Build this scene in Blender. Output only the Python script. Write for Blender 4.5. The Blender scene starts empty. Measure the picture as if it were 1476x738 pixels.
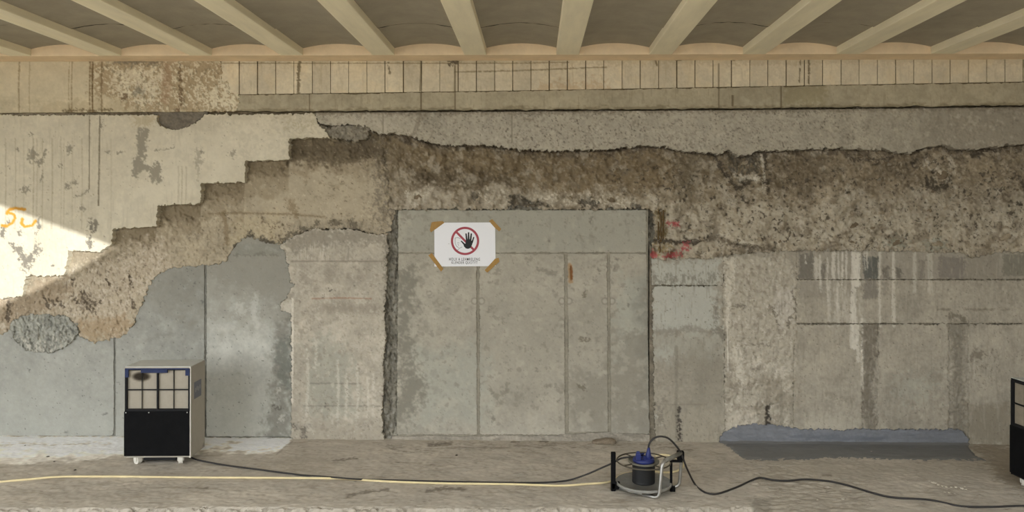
import bpy, bmesh, math, random
import numpy as np
from mathutils import Vector, Matrix

# ------------------------------------------------------------------ camera
SC = bpy.context.scene
COL = SC.collection
F, D, EYE = 1070.0, 5.12, 1.55           # focal length in pixels (1476 wide), distance to the wall, eye height
YAW, ROLL = math.radians(1.2), math.radians(0.12)
SHX, SHY = -0.0068, -0.0393
cam_d = bpy.data.cameras.new('camera'); cam = bpy.data.objects.new('camera', cam_d); COL.objects.link(cam)
cam_d.sensor_width = 36.0; cam_d.lens = F / 1476 * 36.0
cam_d.shift_x, cam_d.shift_y = SHX, SHY
RM = Matrix.Rotation(YAW, 4, 'Z') @ Matrix.Rotation(math.pi / 2, 4, 'X') @ Matrix.Rotation(ROLL, 4, 'Z')
cam.matrix_world = Matrix.Translation((0, -D, EYE)) @ RM
SC.camera = cam
PPX, PPY = 738 - SHX * 1476, 369 + SHY * 1476
R3 = np.array(RM.to_3x3()); CP = np.array([0, -D, EYE])

# ------------------------------------------------------------------ light
w = bpy.data.worlds.new('sky'); SC.world = w; w.use_nodes = True
bg = w.node_tree.nodes['Background']
bg.inputs[0].default_value = (0.94, 0.985, 1.02, 1); bg.inputs[1].default_value = 5.0
SUN_DIR = Vector((-0.504, 1.0, -0.15)).normalized()
sun_d = bpy.data.lights.new('sun', 'SUN'); sun_d.energy = 5.0; sun_d.angle = math.radians(0.25); sun_d.color = (.95, .98, 1.0)
sun = bpy.data.objects.new('sun', sun_d); COL.objects.link(sun)
sun.rotation_euler = (-SUN_DIR).to_track_quat('Z', 'Y').to_euler(); sun.location = (3, -9, 4)
SC.view_settings.view_transform = 'Standard'; SC.view_settings.look = 'None'
SC.view_settings.exposure = 0.0; SC.view_settings.gamma = 1.0; SC.view_settings.use_curve_mapping = False

# ------------------------------------------------------------------ pixel helpers
def rays(px, py):
    px = np.asarray(px, float); py = np.asarray(py, float)
    v = np.stack([(px - PPX) / F, -(py - PPY) / F, -np.ones_like(px)], -1)
    return v @ R3.T
def on_wall(px, py, out=0.0):                       # point of the plane y = -out seen at a pixel
    r = rays(px, py); t = (-np.asarray(out) + D) / r[..., 1]
    return CP + r * t[..., None]
def on_floor(px, py, z=0.0):
    r = rays(px, py); t = (z - EYE) / r[..., 2]
    return CP + r * t[..., None]
def project(P):
    q = (P - CP) @ R3
    return PPX + F * q[..., 0] / -q[..., 2], PPY - F * q[..., 1] / -q[..., 2]
def lin(c):
    c = np.asarray(c, float)
    return np.where(c <= .04045, c / 12.92, ((np.maximum(c, 0) + .055) / 1.055) ** 2.4)
DESAT = .18
GAIN = 1.30                                          # albedo of a surface relative to its look in the shade
def alb(r, g, b, k=GAIN):
    c = lin(np.array([r, g, b]) / 255.0) * k
    return (min(c[0], .9), min(c[1], .9), min(c[2], .9), 1)

# ------------------------------------------------------------------ materials
def mat(name, color, rough=.6, metal=0.0, noise=0.0, nscale=20, bump=0.0, bscale=200, coat=0.0, spec=.35, stretch=(1, 1, 1), vcol=False):
    m = bpy.data.materials.new(name); m.use_nodes = True
    nt = m.node_tree; b = nt.nodes['Principled BSDF']
    b.inputs['Roughness'].default_value = rough; b.inputs['Metallic'].default_value = metal
    b.inputs['Specular IOR Level'].default_value = spec
    if coat: b.inputs['Coat Weight'].default_value = coat
    tc = nt.nodes.new('ShaderNodeNewGeometry'); mp = nt.nodes.new('ShaderNodeMapping')
    nt.links.new(tc.outputs['Position'], mp.inputs[0]); mp.inputs['Scale'].default_value = stretch
    src = None
    if vcol:
        at = nt.nodes.new('ShaderNodeAttribute'); at.attribute_name = 'Col'; src = at.outputs['Color']
    if noise or vcol:
        n = nt.nodes.new('ShaderNodeTexNoise'); n.inputs['Scale'].default_value = nscale; n.inputs['Detail'].default_value = 6
        n.inputs['Roughness'].default_value = .65
        nt.links.new(mp.outputs[0], n.inputs['Vector'])
        mr = nt.nodes.new('ShaderNodeMapRange'); mr.inputs[1].default_value = .25; mr.inputs[2].default_value = .75
        mr.inputs[3].default_value = 1 - noise; mr.inputs[4].default_value = 1 + noise
        nt.links.new(n.outputs['Fac'], mr.inputs[0])
        mx = nt.nodes.new('ShaderNodeMix'); mx.data_type = 'RGBA'; mx.blend_type = 'MULTIPLY'; mx.inputs[0].default_value = 1
        if src: nt.links.new(src, mx.inputs[6])
        else: mx.inputs[6].default_value = color
        nt.links.new(mr.outputs[0], mx.inputs[7]); nt.links.new(mx.outputs[2], b.inputs['Base Color'])
    else:
        b.inputs['Base Color'].default_value = color
    if bump:
        n2 = nt.nodes.new('ShaderNodeTexNoise'); n2.inputs['Scale'].default_value = bscale; n2.inputs['Detail'].default_value = 4
        nt.links.new(mp.outputs[0], n2.inputs['Vector'])
        bp = nt.nodes.new('ShaderNodeBump'); bp.inputs['Strength'].default_value = bump; bp.inputs['Distance'].default_value = .004
        nt.links.new(n2.outputs['Fac'], bp.inputs['Height']); nt.links.new(bp.outputs[0], b.inputs['Normal'])
    return m
M = {}
M['concrete'] = mat('smooth_concrete', None, .88, noise=.04, nscale=90, bump=.06, bscale=260, vcol=True)
M['plaster'] = mat('old_plaster', None, .92, noise=.03, nscale=120, bump=.05, bscale=300, vcol=True)
M['render'] = mat('old_render', None, .94, noise=.06, nscale=110, bump=.12, bscale=200, vcol=True)
M['rubble'] = mat('exposed_rubble', None, .95, noise=.06, nscale=80, bump=.16, bscale=150, vcol=True)
M['floor'] = mat('floor_concrete', None, .9, noise=.05, nscale=110, bump=.15, bscale=220, vcol=True)
M['coating'] = mat('waterproof_coating', None, .55, noise=.04, nscale=60, bump=.10, bscale=120, vcol=True)
M['bulk'] = mat('bulk_concrete', alb(120, 112, 98), .9, noise=.1, nscale=6)
M['bouncewhite'] = mat('bouncewhite', (.72, .70, .66, 1), .9, noise=.06, nscale=4)  # pale bounce finish for the added screen behind the camera
M['ground'] = mat('ground', alb(140, 132, 118), .95, noise=.1, nscale=3)
M['beam'] = mat('cast_beam', alb(224, 207, 180), .8, noise=.12, nscale=9, bump=.15, bscale=60, stretch=(1, .16, 1))
M['vault'] = mat('vault_concrete', alb(146, 138, 122), .9, noise=.13, nscale=7, bump=.12, bscale=90)
M['plate'] = mat('wall_plate', alb(212, 190, 158), .8, noise=.12, nscale=7, bump=.15, bscale=70)
M['black'] = mat('black_plastic', (.006, .006, .0065, 1), .8, noise=.3, nscale=25, spec=.08)
M['blackmetal'] = mat('black_steel', (.012, .012, .013, 1), .6, spec=.15)
M['shell'] = mat('grey_housing', alb(150, 144, 132), .55, noise=.06, nscale=14)
M['edge'] = mat('pale_edge', alb(185, 180, 172), .5)
M['toppanel'] = mat('top_panel_metal', alb(176, 177, 172), .5, noise=.06, nscale=14)
M['blue'] = mat('blue_plastic', (.022, .032, .085, 1), .6, spec=.2, noise=.2, nscale=30)
M['brightblue'] = mat('socket_blue', (.022, .030, .13, 1), .4, noise=.15, nscale=60)
M['filter'] = mat('filter_pleats', None, .95, noise=.06, nscale=40, vcol=True)
M['sticker'] = mat('sticker', alb(96, 98, 106), .5)
M['stickertext'] = mat('sticker_mark', alb(128, 128, 128), .5)
M['wheel'] = mat('caster_rubber', alb(190, 186, 176), .6)
M['steel'] = mat('galvanised_tube', (.42, .41, .38, 1), .38, metal=.85, noise=.2, nscale=40)
M['flange'] = mat('reel_flange', (.24, .23, .205, 1), .5, noise=.2, nscale=30)
M['flange2'] = mat('reel_flange_top', (.15, .14, .105, 1), .4, noise=.2, nscale=30)
M['rimbrown'] = mat('brown_rim', (.075, .062, .042, 1), .5, noise=.3, nscale=30)
M['cord'] = mat('black_cord', (.028, .025, .023, 1), .55)
M['cordwound'] = mat('wound_cord', (.012, .012, .012, 1), .6)
M['yellow'] = mat('yellow_hose', alb(196, 182, 142), .6, noise=.12, nscale=12)
M['paper'] = mat('paper', alb(216, 216, 219, 1.2), .7)
M['red'] = mat('print_red', (.36, .055, .075, 1), .6)
M['ink'] = mat('print_black', (.012, .012, .012, 1), .6)
M['greyink'] = mat('print_grey', (.2, .2, .2, 1), .6)
M['tape'] = mat('brown_tape', alb(140, 106, 46), .4, noise=.15, nscale=60)
M['rust'] = mat('rusty_steel', (.12, .075, .03, 1), .8, noise=.5, nscale=80)
M['stone'] = mat('stone', alb(132, 121, 103), .95, noise=.3, nscale=45, bump=.4, bscale=150)
M['stone2'] = mat('stone_dark', alb(104, 92, 75), .95, noise=.3, nscale=45, bump=.4, bscale=150)
M['chip'] = mat('chip_pale', alb(166, 159, 145), .95, noise=.2, nscale=60)
M['chipdark'] = mat('chip_dark', alb(78, 72, 64), .95, noise=.3, nscale=60)
M['dirt'] = mat('dirt', alb(116, 105, 90), .97, noise=.25, nscale=60, bump=.4, bscale=120)

# ------------------------------------------------------------------ object helpers
def link(name, me, m=None, parent=None):
    o = bpy.data.objects.new(name, me); COL.objects.link(o)
    if m: me.materials.append(M[m] if isinstance(m, str) else m)
    if parent: o.parent = parent
    return o
def obj(name, bm, m, parent=None, smooth=False):
    me = bpy.data.meshes.new(name)
    bmesh.ops.recalc_face_normals(bm, faces=bm.faces)
    bm.to_mesh(me); bm.free()
    if smooth:
        me.polygons.foreach_set('use_smooth', [True] * len(me.polygons))
    return link(name, me, m, parent)
def tag(o, label=None, cat=None, group=None, kind=None):
    if label: o['label'] = label
    if cat: o['category'] = cat
    if group: o['group'] = group
    if kind: o['kind'] = kind
    return o
def empty(name, loc, rz=0):
    o = bpy.data.objects.new(name, None); COL.objects.link(o); o.location = loc; o.rotation_euler = (0, 0, rz)
    o.empty_display_size = .1
    return o
def bx(bm, x0, x1, y0, y1, z0, z1, bev=0.0):
    vs = [bm.verts.new((x, y, z)) for x in (x0, x1) for y in (y0, y1) for z in (z0, z1)]
    fs = [bm.faces.new([vs[i] for i in q]) for q in ((0, 1, 3, 2), (4, 6, 7, 5), (0, 4, 5, 1), (2, 3, 7, 6), (0, 2, 6, 4), (1, 5, 7, 3))]
    if bev:
        es = list({e for f in fs for e in f.edges})
        bmesh.ops.bevel(bm, geom=es, offset=bev, segments=2, affect='EDGES', profile=.6)
def box(name, dims, m, parent=None, bev=0.0, label=None):
    bm = bmesh.new(); bx(bm, *dims, bev); o = obj(name, bm, m, parent)
    if label: o['label'] = label
    return o
def smooth_path(pts, n=8):
    P = [Vector(p) for p in pts]; out = []
    for i in range(len(P) - 1):
        a = P[max(i - 1, 0)]; b = P[i]; c = P[i + 1]; d = P[min(i + 2, len(P) - 1)]
        for k in range(n):
            t = k / n
            out.append(.5 * ((2 * b) + (c - a) * t + (2 * a - 5 * b + 4 * c - d) * t * t + (3 * b - a - 3 * c + d) * t ** 3))
    out.append(P[-1]); return out
def tube(bm, pts, r, seg=8, caps=True):
    pts = [Vector(p) for p in pts]; rings = []; nrm = None
    for i, p in enumerate(pts):
        d = (pts[min(i + 1, len(pts) - 1)] - pts[max(i - 1, 0)])
        if d.length < 1e-9: d = Vector((1, 0, 0))
        d.normalize()
        if nrm is None:
            nrm = d.orthogonal().normalized()
        nrm = (nrm - d * nrm.dot(d))
        nrm = nrm.normalized() if nrm.length > 1e-6 else d.orthogonal().normalized()
        b = d.cross(nrm)
        rr = r[i] if isinstance(r, (list, tuple)) else r
        rings.append([bm.verts.new(p + (nrm * math.cos(a) + b * math.sin(a)) * rr) for a in [2 * math.pi * k / seg for k in range(seg)]])
    for A, B in zip(rings, rings[1:]):
        for k in range(seg): bm.faces.new((A[k], A[(k + 1) % seg], B[(k + 1) % seg], B[k]))
    if caps:
        bm.faces.new(rings[0][::-1]); bm.faces.new(rings[-1])
def lathe(bm, prof, seg=40, center=(0, 0, 0)):
    c = Vector(center); rings = []
    for r, z in prof:
        if r < 1e-6: rings.append([bm.verts.new(c + Vector((0, 0, z)))])
        else: rings.append([bm.verts.new(c + Vector((r * math.cos(2 * math.pi * k / seg), r * math.sin(2 * math.pi * k / seg), z))) for k in range(seg)])
    for A, B in zip(rings, rings[1:]):
        for k in range(seg):
            a = [A[k % len(A)], A[(k + 1) % len(A)], B[(k + 1) % len(B)], B[k % len(B)]]
            u = []
            for v in a:
                if v not in u: u.append(v)
            if len(u) > 2: bm.faces.new(u)
def copy_tree(o, parent=None):
    c = o.copy(); COL.objects.link(c); c.parent = parent
    for ch in list(o.children): copy_tree(ch, c)
    return c

# ------------------------------------------------------------------ raster field helpers (relief and pigment, sampled on a fine grid)
class Grid:
    def __init__(s, U, V, seed=0, kk=1.0):
        s.U, s.V = U.astype(np.float32), V.astype(np.float32); s.shape = U.shape; s.seed = seed; s._n = {}; s.kk = kk
        s.C = np.zeros(U.shape + (3,), np.float32)
    def n(s, scale, beta=2.0, sv=1.0, su=1.0, seed=0):      # band-limited fractal noise; sv/su < 1 draw it out along v/u
        key = (scale, beta, sv, su, seed)
        if key not in s._n:
            h, w_ = s.shape; rng = np.random.default_rng(hash((seed + 7, int(scale * 100), int(sv * 100), int(su * 100), s.seed)) % (2 ** 31))
            ky = np.fft.fftfreq(h)[:, None] / sv; kx = np.fft.rfftfreq(w_)[None, :] / su
            f0 = 1.0 / (scale / STEP)
            a = (kx ** 2 + ky ** 2 + f0 ** 2) ** (-beta / 2)
            a[0, 0] = 0
            x = np.fft.irfft2(np.fft.rfft2(rng.standard_normal((h, w_))) * a, s=(h, w_))
            s._n[key] = (x / x.std()).astype(np.float32)
        return s._n[key]
STEP = 1.25
u_ax = np.arange(-150, 1626 + STEP, STEP); v_ax = np.arange(60, 662, STEP)
UU, VV = np.meshgrid(u_ax, v_ax)
W = Grid(UU, VV, 3)
def ss(x, a, b):
    t = np.clip((x - a) / (b - a), 0, 1); return t * t * (3 - 2 * t)
WU = UU + 1.3 * W.n(9, 1.8, seed=51) + .0; WV = VV + 1.3 * W.n(9, 1.8, seed=52)     # slightly warped coordinates
WU = WU.astype(np.float32); WV = WV.astype(np.float32)
class Painter:
    def __init__(s, grid, U, V): s.g, s.U, s.V = grid, U, V
    def crop(s, u0, u1, v0, v1):
        m = (s.U >= u0) & (s.U <= u1) & (s.V >= v0) & (s.V <= v1)
        r = np.any(m, 1).nonzero()[0]; c = np.any(m, 0).nonzero()[0]
        if len(r) == 0 or len(c) == 0: return None
        return slice(r[0], r[-1] + 1), slice(c[0], c[-1] + 1)
    def sdf(s, poly, pad=14):
        P = np.array(poly, np.float32); out = np.full(s.U.shape, 99.0, np.float32)
        cr = s.crop(P[:, 0].min() - pad, P[:, 0].max() + pad, P[:, 1].min() - pad, P[:, 1].max() + pad)
        if cr is None: return out
        u, v = s.U[cr], s.V[cr]; d = np.full(u.shape, 1e9, np.float32); ins = np.zeros(u.shape, bool)
        for a, b in zip(P, np.roll(P, -1, 0)):
            e = b - a; L = max(float(e @ e), 1e-9)
            t = np.clip(((u - a[0]) * e[0] + (v - a[1]) * e[1]) / L, 0, 1)
            d = np.minimum(d, (u - a[0] - t * e[0]) ** 2 + (v - a[1] - t * e[1]) ** 2)
            if a[1] != b[1]:
                c = ((a[1] > v) != (b[1] > v)) & (u < (b[0] - a[0]) * (v - a[1]) / (b[1] - a[1]) + a[0])
                ins ^= c
        d = np.sqrt(d); out[cr] = np.where(ins, -d, d); return out
    def poly(s, P, soft=1.5, rough=0.0, rs=12, seed=9):
        x = s.sdf(P)
        if rough: x = x + rough * s.g.n(rs, 1.7, seed=seed)
        return ss(x, soft, -soft)
    def line(s, pts, wd=1.0, soft=1.0, rough=0.0, seed=10):
        P = np.array(pts, np.float32); pad = wd + soft + 3 * rough + 3; out = np.zeros(s.U.shape, np.float32)
        cr = s.crop(P[:, 0].min() - pad, P[:, 0].max() + pad, P[:, 1].min() - pad, P[:, 1].max() + pad)
        if cr is None: return out
        u, v = s.U[cr], s.V[cr]; d = np.full(u.shape, 1e9, np.float32)
        for a, b in zip(P, P[1:]):
            e = b - a; L = max(float(e @ e), 1e-9)
            t = np.clip(((u - a[0]) * e[0] + (v - a[1]) * e[1]) / L, 0, 1)
            d = np.minimum(d, (u - a[0] - t * e[0]) ** 2 + (v - a[1] - t * e[1]) ** 2)
        x = np.sqrt(d) - wd
        if rough: x = x + rough * s.g.n(6, 1.7, seed=seed)[cr]
        out[cr] = ss(x, soft, -soft * .3); return out
    def spot(s, u, v, ru, rv, soft=.6, rough=.25, seed=11):
        pad = 2.2; out = np.zeros(s.U.shape, np.float32)
        cr = s.crop(u - ru * pad, u + ru * pad, v - rv * pad, v + rv * pad)
        if cr is None: return out
        x = np.sqrt(((s.U[cr] - u) / ru) ** 2 + ((s.V[cr] - v) / rv) ** 2) + rough * s.g.n(7, 1.7, seed=seed)[cr]
        out[cr] = ss(x, 1 + soft, 1 - soft); return out
def mix(C, rgb, m, k=1.0):
    C += (np.array(rgb, np.float32) / 255 - C) * (np.clip(m, 0, 1) * k)[..., None]
def mul(C, f): C *= f[..., None]

# ================================================================== SETTING : ceiling
ceiling = box('ceiling', (-9, 6.4, -4.3, .3, 2.80, 3.0), 'bulk'); tag(ceiling, 'low ribbed ceiling of pale beams with grey vaults between', kind='structure')
ZB = 2.617
BX0 = float(on_wall(45, 79, .2)[0]); PITCH = .6128; BW = .150
YB = -4.2
box('wall_plate', (-9, 6.4, -.2, .06, ZB, 2.80), 'plate', ceiling, .004)
random.seed(4)
for k in range(-6, 17):
    xr = BX0 + PITCH * k
    bm = bmesh.new(); bx(bm, xr - BW, xr, YB, -.198, ZB, 2.81, .005)
    obj('beam', bm, 'beam', ceiling)
def vault_mesh(y0, y1):
    bm = bmesh.new(); n = 12; wv = PITCH - BW + .01; top = []; bot = []
    for i in range(n + 1):
        t = i / n; x = -.005 + t * wv; z = ZB + .046 + .030 * (1 - (2 * t - 1) ** 2)
        bot.append([bm.verts.new((x, y, z)) for y in (y0, y1)]); top.append([bm.verts.new((x, y, z + .03)) for y in (y0, y1)])
    for i in range(n):
        bm.faces.new((bot[i][0], bot[i + 1][0], bot[i + 1][1], bot[i][1])); bm.faces.new((top[i][0], top[i][1], top[i + 1][1], top[i + 1][0]))
        bm.faces.new((bot[i][0], top[i][0], top[i + 1][0], bot[i + 1][0])); bm.faces.new((bot[i][1], bot[i + 1][1], top[i + 1][1], top[i][1]))
    bm.faces.new((bot[0][0], bot[0][1], top[0][1], top[0][0])); bm.faces.new((bot[n][0], top[n][0], top[n][1], bot[n][1]))
    me = bpy.data.meshes.new('vault_panel'); bmesh.ops.recalc_face_normals(bm, faces=bm.faces); bm.to_mesh(me); bm.free(); me.materials.append(M['vault'])
    return me
SEGS = [(-.733, -.195), (-1.80, -.737), (-3.0, -1.812), (YB, -3.012)]
vm = [vault_mesh(a, b) for a, b in SEGS]
for k in range(-6, 16):
    for i, me in enumerate(vm):
        o = link('vault_panel', me, None, ceiling)
        o.location = (BX0 + PITCH * k, random.uniform(-.006, .004) if i == 1 else 0, random.uniform(-.007, -.002) if i == 1 else 0)

# dark strip across every vault, standing in for the shade in the gap
M['gap_shade'] = mat('gap_shade', (.05, .043, .03, 1), .95)
for k in range(-6, 16):
    bm = bmesh.new(); wv = PITCH - BW; pts = []
    for i in range(13):
        t = i / 12; pts.append((BX0 + PITCH * k + t * wv, -.735 + random.uniform(-.006, .006), ZB + .0455 + .030 * (1 - (2 * t - 1) ** 2)))
    tube(bm, pts, [.0035 * (.5 + random.random()) for _ in pts], 5); obj('vault_gap_shade', bm, 'gap_shade', ceiling)

# ================================================================== SETTING : walls around
wall = box('wall_back', (-9, 6.4, .06, .3, -.2, 2.80), 'bulk'); tag(wall, 'long stripped wall with stepped plaster edge and blocked doorway', kind='structure')
wr = box('shade_wall_right', (6.2, 6.4, -9, .06, -.2, 2.80), 'bulk'); tag(wr, 'unseen wall added beyond the right edge to darken that side', kind='structure')  # added out of view to dim the right end of the wall
wl = box('shade_wall_left', (-6.7, -6.5, -3.0, .06, -.2, 2.80), 'bulk'); tag(wl, 'unseen wall added beyond the left edge to hold back side light', kind='structure')  # added out of view to cut the light from the left
# added screen behind the camera, opening shaped for the sun patch, pale for bounce
YG = -8.0
def backproject(X, Z):
    t = YG / SUN_DIR.y; return (X + SUN_DIR.x * t, Z + SUN_DIR.z * t)
zl = lambda px: (float(on_wall(px, 292 + .3625 * px)[0]), float(on_wall(px, 292 + .3625 * px)[2]))
wz = lambda u, v: backproject(float(on_wall(u, v)[0]), float(on_wall(u, v)[2]))
inner = [wz(-150, 237.6), wz(0, 292), wz(160, 350), wz(172, 354.5), wz(120, 386), wz(60, 415), wz(0, 442), wz(-150, 505)]
outer = [(-3.2, 4.0), (-1.5, 4.0), (2, 4.0), (8.4, 4.0), (8.4, -.2), (3, -.2), (-1.0, -.2), (-3.2, -.2)]
bm = bmesh.new()
vi = [[bm.verts.new((x, y, z)) for x, z in inner] for y in (YG, YG - .06)]; vo = [[bm.verts.new((x, y, z)) for x, z in outer] for y in (YG, YG - .06)]
for k in range(8):
    q = (k + 1) % 8
    for s_ in (0, 1): bm.faces.new((vo[s_][k], vo[s_][q], vi[s_][q], vi[s_][k]))
    bm.faces.new((vi[0][k], vi[0][q], vi[1][q], vi[1][k])); bm.faces.new((vo[0][k], vo[0][q], vo[1][q], vo[1][k]))
tag(obj('sun_mask', bm, 'bouncewhite'), 'added unseen screen behind the viewer that cuts the sun to a patch', kind='structure')

# ================================================================== SETTING : back wall zones
P_ = Painter(W, UU.astype(np.float32), VV.astype(np.float32))     # straight coordinates
Q_ = Painter(W, WU, WV)                                           # warped coordinates
U, V = P_.U, P_.V
n = W.n
def vb(u): return np.interp(u, [-150, 0, 340, 740, 1110, 1476, 1640], [164, 163, 161, 158.5, 156, 152, 150])     # bottom of the upper band
def vt(u): return np.interp(u, [300, 345, 740, 1110, 1476, 1640], [138, 136.5, 131, 124.5, 118, 115])            # bottom of its tiles
zones = []
CAL = {'stepped_plaster': 1.04, 'tile': 1.12, 'lower_fascia': 1.14, 'band_render': 1.09, 'lintel': 1.06, 'rubble_masonry': 1.12, 'concrete_block': 1.05}   # pigment strength per kind of surface
class Zone: pass
def zone(name, sd, H, C, m='concrete', label=None, under=True, stuff=False):
    z = Zone(); z.name, z.sd, z.H, z.C, z.m, z.label, z.under = name, sd.astype(np.float32), H, C, m, label, under
    z.gain = CAL.get(name, 1.0); zones.append(z); return z
def rect(u0, v0, u1, v1): return [(u0, v0), (u1, v0), (u1, v1), (u0, v1)]
def rough_sd(poly, r1=1.2, s1=14, r2=.5, s2=4, seed=20):
    return P_.sdf(poly) + r1 * n(s1, 1.8, seed=seed) + r2 * n(s2, 1.5, seed=seed + 1)
def base(rgb, var=.05, s1=60, s2=10, seed=30):
    C = np.ones(U.shape + (3,), np.float32) * (np.array(rgb, np.float32) / 255)
    mul(C, 1 + var * (.6 * n(s1, 2.2, seed=seed) + .5 * n(s2, 1.6, seed=seed + 1)))
    return C
def specks(scale, thr, seed, soft=.35): return ss(n(scale, 1.4, seed=seed), thr, thr + soft)

# --- 0 dark mortar bedding that shows in grooves and gaps
C = base((108, 103, 90), .10, 30, 6, 31); mix(C, (134, 131, 120), ss(n(9, 1.7, sv=.4, seed=32), .5, 1.3), .7); mix(C, (70, 65, 55), ss(n(8, 1.7, sv=.4, seed=33), .6, 1.4), .75)
H = -.016 + .003 * n(12, 1.8, seed=34) + .007 * n(10, 1.9, sv=.35, seed=35)
H = H - .012 * Q_.line([(566, 330), (563, 420), (567, 520), (562, 600)], 2, 4) - .03 * ss(U, 925, 932)
zone('mortar_joint', P_.sdf(rect(545, 292, 950, 640)), H, C, 'rubble', 'dark rough mortar in the gaps around the blocked doorway')
C = base((84, 72, 52), .14, 40, 5, 36); zone('drip_groove', P_.sdf([(-150, 152), (1640, 140), (1640, 170), (-150, 180)]), np.full(U.shape, -.012, np.float32), C, 'rubble', 'dark shadowed groove under the upper band')

# --- 1 lower left concrete panels
def left_panel_color():
    C = base((146, 145, 136), .045, 90, 14, 40)
    mix(C, (160, 160, 149), ss(V + 18 * n(90, 2.2, seed=41), 470, 600), .5)
    mix(C, (118, 114, 102), ss(U + 22 * n(60, 2.2, seed=42), 150, 240) * ss(V + 16 * n(40, 2, seed=43), 500, 420), .55)
    mix(C, (150, 150, 141), specks(22, 1.3, 44, .6) * ss(n(9, 1.6, sv=.35, seed=45), .0, 1.4), .55)
    mix(C, (88, 84, 74), P_.poly([(395, 470), (420, 455), (421, 632), (380, 632), (392, 560)], 12, 5, 22, 46), .55)
    mix(C, (86, 90, 82), Q_.poly([(398, 490), (420, 485), (421, 560), (402, 556)], 6, 4, 14, 47), .5)
    mix(C, (168, 167, 158), Q_.line([(318, 505), (328, 494), (322, 520)], 3, 4, 1.5) + Q_.line([(370, 425), (365, 445), (372, 470)], 3, 5, 1.5) + Q_.line([(345, 440), (348, 450)], 4, 4, 1.5) + Q_.spot(200, 500, 5, 4), .45)
    mix(C, (160, 158, 150), specks(26, 1.0, 48, 1.0) * P_.poly(rect(300, 400, 412, 640), 12) * ss(n(12, 1.7, sv=.4, seed=49), 0, 1.5), .4)
    mix(C, (84, 84, 78), specks(5, 2.3, 58, .3), .7)
    mix(C, (90, 90, 84), Q_.spot(282, 408, 1.5, 1.5) + Q_.spot(231, 434, 1.2, 1.5) + Q_.spot(268, 388, 2, 2) + Q_.spot(291, 435, 1.5, 3) + Q_.spot(96, 623, 2.4, 2) + Q_.spot(41, 533, 2, 2) + Q_.spot(152, 597, 2, 2), .7)
    mix(C, (120, 119, 110), Q_.line([(215, 490), (236, 482), (250, 481)], 1.5, 2), .4)
    mix(C, (84, 80, 72), Q_.spot(396, 585, 3, 3, .6, .5) + Q_.spot(402, 588, 2, 2, .6, .5), .8)
    mix(C, (165, 160, 150), Q_.spot(402, 563, 3, 3) + Q_.spot(405, 603, 4, 4, .6, .5), .7)
    mix(C, (112, 114, 104), P_.poly([(338, 352), (404, 352), (405, 368), (338, 368)], 1.5, 1, 8, 61), .7); mix(C, (156, 156, 144), Q_.spot(358, 357, 8, 3.5) + Q_.line([(384, 357), (400, 361)], 1.5, 1.5), .5); mix(C, (78, 76, 66), Q_.line([(338, 368), (372, 368), (405, 369)], .7, 1, .3) + Q_.spot(374, 365, 6, 2.5), .7)
    return C
CL = left_panel_color(); HL = -.012 + .0012 * n(60, 2.2, seed=50) + .0006 * n(12, 1.6, seed=53)
def rrect(u0, v0, u1, v1, r):
    o = []
    for cx, cy, a0 in ((u1 - r, v1 - r, 0), (u0 + r, v1 - r, 90), (u0 + r, v0 + r, 180), (u1 - r, v0 + r, 270)):
        for k in range(5):
            a = math.radians(a0 + k * 22.5); o.append((cx + r * math.cos(a), cy + r * math.sin(a)))
    return o
C0 = base((112, 110, 101), .08, 40, 8, 54)
zone('panel_bed', P_.sdf(rect(-150, 330, 424, 640)), -.020 + .001 * n(20, 2, seed=55), C0, 'concrete')
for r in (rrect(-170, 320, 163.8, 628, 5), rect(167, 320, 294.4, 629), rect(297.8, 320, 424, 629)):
    if r[0][0] > 290: mix(CL, (116, 112, 101), P_.poly([(290, 330), (430, 330), (430, 450), (360, 425), (290, 398)], 12, 6, 26, 59), .55)  # area above the sun line painted darker, as if unlit
    tint = .70 if r[0][0] < 164.5 and r[2][0] < 100 else (.95 if r[0][0] < 200 else 1.06)  # tint also offsets the stronger light on the leftmost panel
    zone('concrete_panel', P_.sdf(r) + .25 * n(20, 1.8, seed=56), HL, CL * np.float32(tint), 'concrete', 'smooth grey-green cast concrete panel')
C = base((150, 146, 134), .06, 40, 6, 57); mix(C, (100, 96, 86), ss(n(10, 1.8, su=.2, seed=59), .6, 1.4), .5)
zone('kicker', P_.sdf([(-150, 631.2), (424, 631.2), (424, 642), (-150, 642)]) + .4 * n(10, 1.7, su=.3, seed=60), -.004 + .002 * n(12, 1.8, seed=61), C, 'concrete')

# --- 2 blocked doorway: five cast panels
C = base((150, 143, 127), .035, 80, 10, 70)
mix(C, (141, 138, 124), ss(V, 372, 355), .8)
mix(C, (136, 130, 115), P_.poly(rect(690, 430, 880, 560), 40, 14, 50, 71), .35)
mix(C, (143, 146, 134), P_.poly(rect(600, 500, 700, 610), 25, 10, 40, 72) + P_.poly(rect(885, 400, 935, 520), 12, 6, 30, 73), .45)
mix(C, (110, 106, 93), Q_.poly([(576, 380), (592, 390), (600, 420), (590, 470), (598, 520), (610, 560), (590, 610), (574, 612)], 10, 6, 18, 74), .8)
mix(C, (118, 114, 100), ss(n(26, 2, seed=75), .4, 1.6) * ss(U, 700, 580), .45)
mix(C, (106, 104, 94), ss(U + 6 * n(30, 2, seed=76), 905, 938) * ss(V, 380, 430), .65)
mix(C, (124, 118, 104), P_.poly(rect(819, 540, 880, 630), 20, 9, 30, 77) + P_.poly(rect(880, 480, 940, 630), 14, 7, 24, 78), .7)
mix(C, (162, 155, 138), ss(n(30, 2.2, seed=79), .8, 1.8), .4)
mix(C, (122, 116, 102), ss(n(16, 1.9, seed=80), 1.0, 2.2), .6)
mix(C, (105, 101, 88), specks(5, 2.2, 81, .4), .6)
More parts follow.
